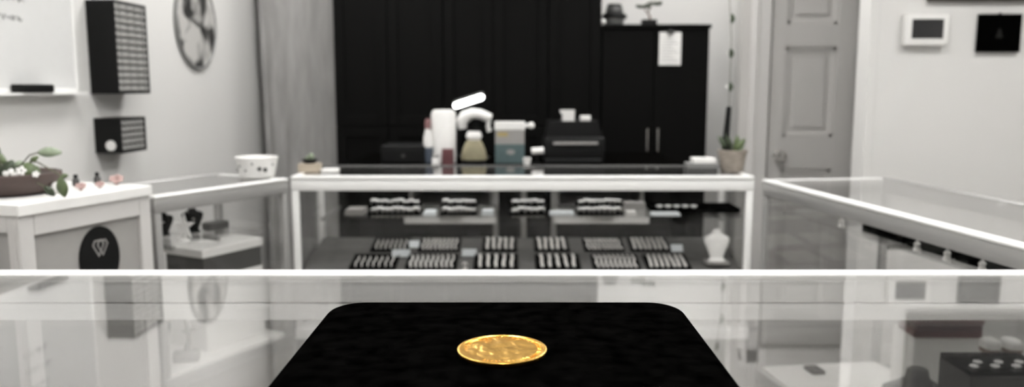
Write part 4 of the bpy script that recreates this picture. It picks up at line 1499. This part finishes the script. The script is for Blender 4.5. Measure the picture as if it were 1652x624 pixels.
# ================================================================== IN THE LEFT CASE (shelf z=0.80)
LS = 0.8005
def shelf_at(px, py, z):
    return PZ(px, py, z)
p = PZ(264, 379, LS)
bust('necklace_bust', 'black necklace bust at the near end of the left showcase shelf', (p.x, p.y, LS), 0.085, M['black_velvet'], LA - 0.6)
p = PZ(312, 374, LS)
bust('necklace_bust', 'second black necklace bust farther along the left showcase shelf', (p.x, p.y, LS), 0.09, M['black_velvet'], LA - 0.5)
p = inL(0.36, 0.15, LS)
bm = bmesh.new(); rounded_slab(bm, 0.09, 0.05, 0.028, 0.01, 0.006)
o = tag(build('black_ring_box', bm, M['dark_grey'], smooth=True), 'low black ring box behind the white star stand in left showcase', 'box'); o.location = (p.x, p.y, LS); o.rotation_euler = (0, 0, LA)
# white star shaped earring stand
p = PZ(301, 391, LS) + Vector((-0.015, 0.025, 0))
t = thing('star_stand', 'white star-shaped jewellery stand in the left showcase', 'jewellery stand', (p.x, p.y, LS), math.radians(8))
bm = bmesh.new()
st = []
for k in range(10):
    a = PI / 2 + 2 * PI * k / 10
    r = (0.044 if k % 2 == 0 else 0.016)
    st.append((r * math.cos(a) * 0.8, 0.048 + r * math.sin(a) * 1.05))
prism(bm, st, -0.006, 0.006)
build('star', bm, M['white'], t)
bm = bmesh.new(); lathe(bm, [(0, 0), (0.018, 0), (0.016, 0.005), (0.004, 0.008), (0.004, 0.03), (0, 0.03)], 20); build('foot', bm, M['white'], t, smooth=True)
p = inL(0.05, 0.10, LS)
bm = bmesh.new(); rounded_slab(bm, 0.03, 0.03, 0.02, 0.008, 0.005)
o = tag(build('white_ring_box', bm, M['white'], smooth=True), 'tiny white ring box at the near end of the left showcase shelf', 'box'); o.location = (p.x, p.y, LS); o.rotation_euler = (0, 0, LA)
# storage box below the shelf
p = inL(0.255, 0.10, 0.3805)
t = thing('storage_box', 'long white storage box with dark gap under its lid in the left showcase', 'box', (p.x, p.y, 0.3805), LA)
bx('body', M['white'], t, 0, 0.275, 0, 0.20, 0, 0.26, bev=0.003)
bx('lid_gap_shade', M['dark_grey'], t, 0.004, 0.271, 0.004, 0.196, 0.2605, 0.335)  # dark block stands in for the shaded gap under the lid
bx('lid', M['white'], t, -0.004, 0.279, -0.004, 0.204, 0.3355, 0.365, bev=0.003)
# black lumps on the deck
p = inL(0.10, 0.20, 0.3805)
t = bust('necklace_bust', 'black necklace bust standing on the floor of the left showcase', (p.x, p.y, 0.3805), 0.17, M['black_velvet'], LA - 0.6)
# grey T-shaped stand on the deck
p = inL(0.155, 0.085, 0.3805)
t = thing('t_shaped_stand', 'brownish grey T-shaped stand seen through the front glass at left', 'jewellery stand', (p.x, p.y, 0.3805), math.radians(15))
bm = bmesh.new(); rounded_slab(bm, 0.085, 0.05, 0.035, 0.012, 0.008); build('base', bm, M['box_grey'], t, smooth=True)
bm = bmesh.new(); tube(bm, [(0.0, 0, 0.034), (0.012, 0, 0.07), (0.01, 0, 0.12), (0.0, 0, 0.17)], [0.012, 0.008, 0.008, 0.009], 12); build('stem', bm, M['box_grey'], t, smooth=True)
bm = bmesh.new(); tube(bm, [(-0.03, 0, 0.172), (0.03, 0, 0.176)], 0.009, 12); tube(bm, [(-0.008, 0, 0.105), (0.035, 0, 0.112)], 0.006, 12); build('crossbar', bm, M['box_grey'], t, smooth=True)

# ================================================================== IN THE RIGHT CASE
RS = 0.8755


def ry_of(px):      # distance along the right case whose front edge shows at px
    best = min((abs(CX + FPX * inR(s, 0.05, 0.9).x / (inR(s, 0.05, 0.9).y * math.cos(TH) + 0.41 * math.sin(TH)) - px), s) for s in [i * 0.005 for i in range(0, 290)])
    return best[1]


def rtray(pa, pb, depth, lb, n=5):
    s0, s1 = ry_of(pa), ry_of(pb)
    L = s1 - s0
    p = inR((s0 + s1) / 2, 0.06 + depth / 2, RS)
    o = build('shelf_tray', make_tray_mesh(L, depth, 0.030), M['black_velvet']); o.location = p; o.rotation_euler = (0, 0, RA)
    tag(o, lb, 'tray', 'black trays on the right showcase shelf')
    return s0, s1


rtray(1386, 1452, 0.16, 'farthest black tray on the right showcase shelf')
rtray(1458, 1528, 0.16, 'middle black tray on the right showcase shelf')
rtray(1536, 1640, 0.16, 'nearest black tray on the right showcase shelf')
for px, lb in ((1362, 'farthest'), (1484, 'second farthest'), (1534, 'third farthest'), (1590, 'nearest')):
    s = ry_of(px)
    p = inR(s, 0.042, RS)
    t = thing('ring_holder', '%s small white ring holder along the right showcase shelf edge' % lb, 'ring holder', p, RA, 'white ring holders on the right shelf')
    bm = bmesh.new(); lathe(bm, [(0, 0), (0.009, 0), (0.010, 0.004), (0.007, 0.012), (0.009, 0.018), (0.005, 0.024), (0, 0.025)], 18); build('body', bm, M['white'], t, smooth=True)
    bm = bmesh.new(); ball(bm, (0, 0, 0.029), 0.004, sub=1); build('bead', bm, M['gem'], t)
# white riser with maroon boxes
p = inR(0.47, 0.36, 0.2605)
rp = PY(1525, 545, 2.45)
t = tag(build('display_riser', (lambda b: (rounded_slab(b, 0.22, 0.14, 0.275, 0.008, 0.004), b)[1])(bmesh.new()), M['white'], smooth=True), 'white riser block under the maroon boxes in the right showcase', 'riser')
t.location = (rp.x, 2.50, 0.2605)
t.rotation_euler = (0, 0, 0)
z = 0.2605 + 0.2755
for k, (hw, h, mt, lb) in enumerate(((0.105, 0.020, 'maroon', 'lowest maroon jewellery box on the white riser'), (0.100, 0.018, 'maroon_dark', 'middle dark maroon box on the white riser'), (0.102, 0.018, 'maroon', 'top maroon jewellery box on the white riser'))):
    t = thing('maroon_box', lb, 'box', (rp.x + 0.004 * (k - 1), 2.48, z), 0.02 * (k - 1), 'maroon boxes in the right showcase')
    bx('base', M[mt], t, -hw, hw, -0.055, 0.055, 0, h * 0.6, bev=0.002)
    bx('lid', M[mt], t, -hw - 0.001, hw + 0.001, -0.056, 0.056, h * 0.6 + 0.0002, h, bev=0.002)
    z += h + 0.0006
# bracelet cushions right of them
for k, (px, lb) in enumerate(((1598, 'left'), (1632, 'right'))):
    q = PY(px, 548, 2.25)
    t = thing('bracelet_cushion', 'pale %s bracelet cushion with brown band in the right showcase' % lb, 'cushion', (q.x, 2.25, 0.5305), 0, 'bracelet cushions in the right showcase')
    bm = bmesh.new(); rounded_slab(bm, 0.045, 0.06, 0.06, 0.018, 0.012); build('cushion', bm, M['paper'], t, smooth=True)
    bm = bmesh.new(); lathe(bm, [(0.0235, 0.022), (0.026, 0.022), (0.026, 0.034), (0.0235, 0.034)], 28, sy=1.3); build('band', bm, M['brown_wood'], t)
q = PY(1615, 560, 2.25)
bm = bmesh.new(); rounded_slab(bm, 0.17, 0.11, 0.269, 0.008, 0.004)
o = tag(build('display_riser', bm, M['white'], smooth=True), 'white riser block under the pale bracelet cushions', 'riser'); o.location = (q.x, 2.25, 0.2605)
# dark riser and jewelled tray
q = PY(1608, 592, 1.90)
bm = bmesh.new(); box(bm, -0.10, 0.10, -0.075, 0.075, 0, q.z - 0.2605 - 0.012, bev=0.004)
o = tag(build('display_riser', bm, M['dark_grey']), 'dark riser block holding the black tray of bright stones', 'riser'); o.location = (q.x + 0.02, 1.94, 0.2605)
zt = q.z - 0.0115
o = build('jewel_tray', make_tray_mesh(0.20, 0.14, 0.012), M['black_velvet']); o.location = (q.x + 0.02, 1.94, zt)
tag(o, 'black tray of bright stones low at the right edge of the picture', 'tray')
for k in range(6):
    g = bpy.data.objects.new('loose_stone', gem_me); COL.objects.link(g)
    g.location = (q.x - 0.05 + 0.026 * k, 1.91 + 0.03 * (k % 2), zt - 0.011)
    tag(g, 'bright stone lying in the black tray low at right', 'gemstone', 'stones in the low right tray')
# dark necklace bust silhouette
q = inR(0.74, 0.15, 0.2605)
bust('necklace_bust', 'dark grey necklace bust low in the right showcase', q, 0.24, M['dark_grey'], -0.3)
# small trays on the deck
for (px, py, lb) in ((1296, 590, 'small black tray on the white floor of the right showcase'),):
    q = PZ(px, py, 0.2605)
    o = build('small_tray', make_tray_mesh(0.07, 0.05, 0.012), M['black_velvet']); o.location = (q.x + 0.02, q.y - 0.06, 0.2605); o.rotation_euler = (0, 0, RA)
    tag(o, lb, 'tray')
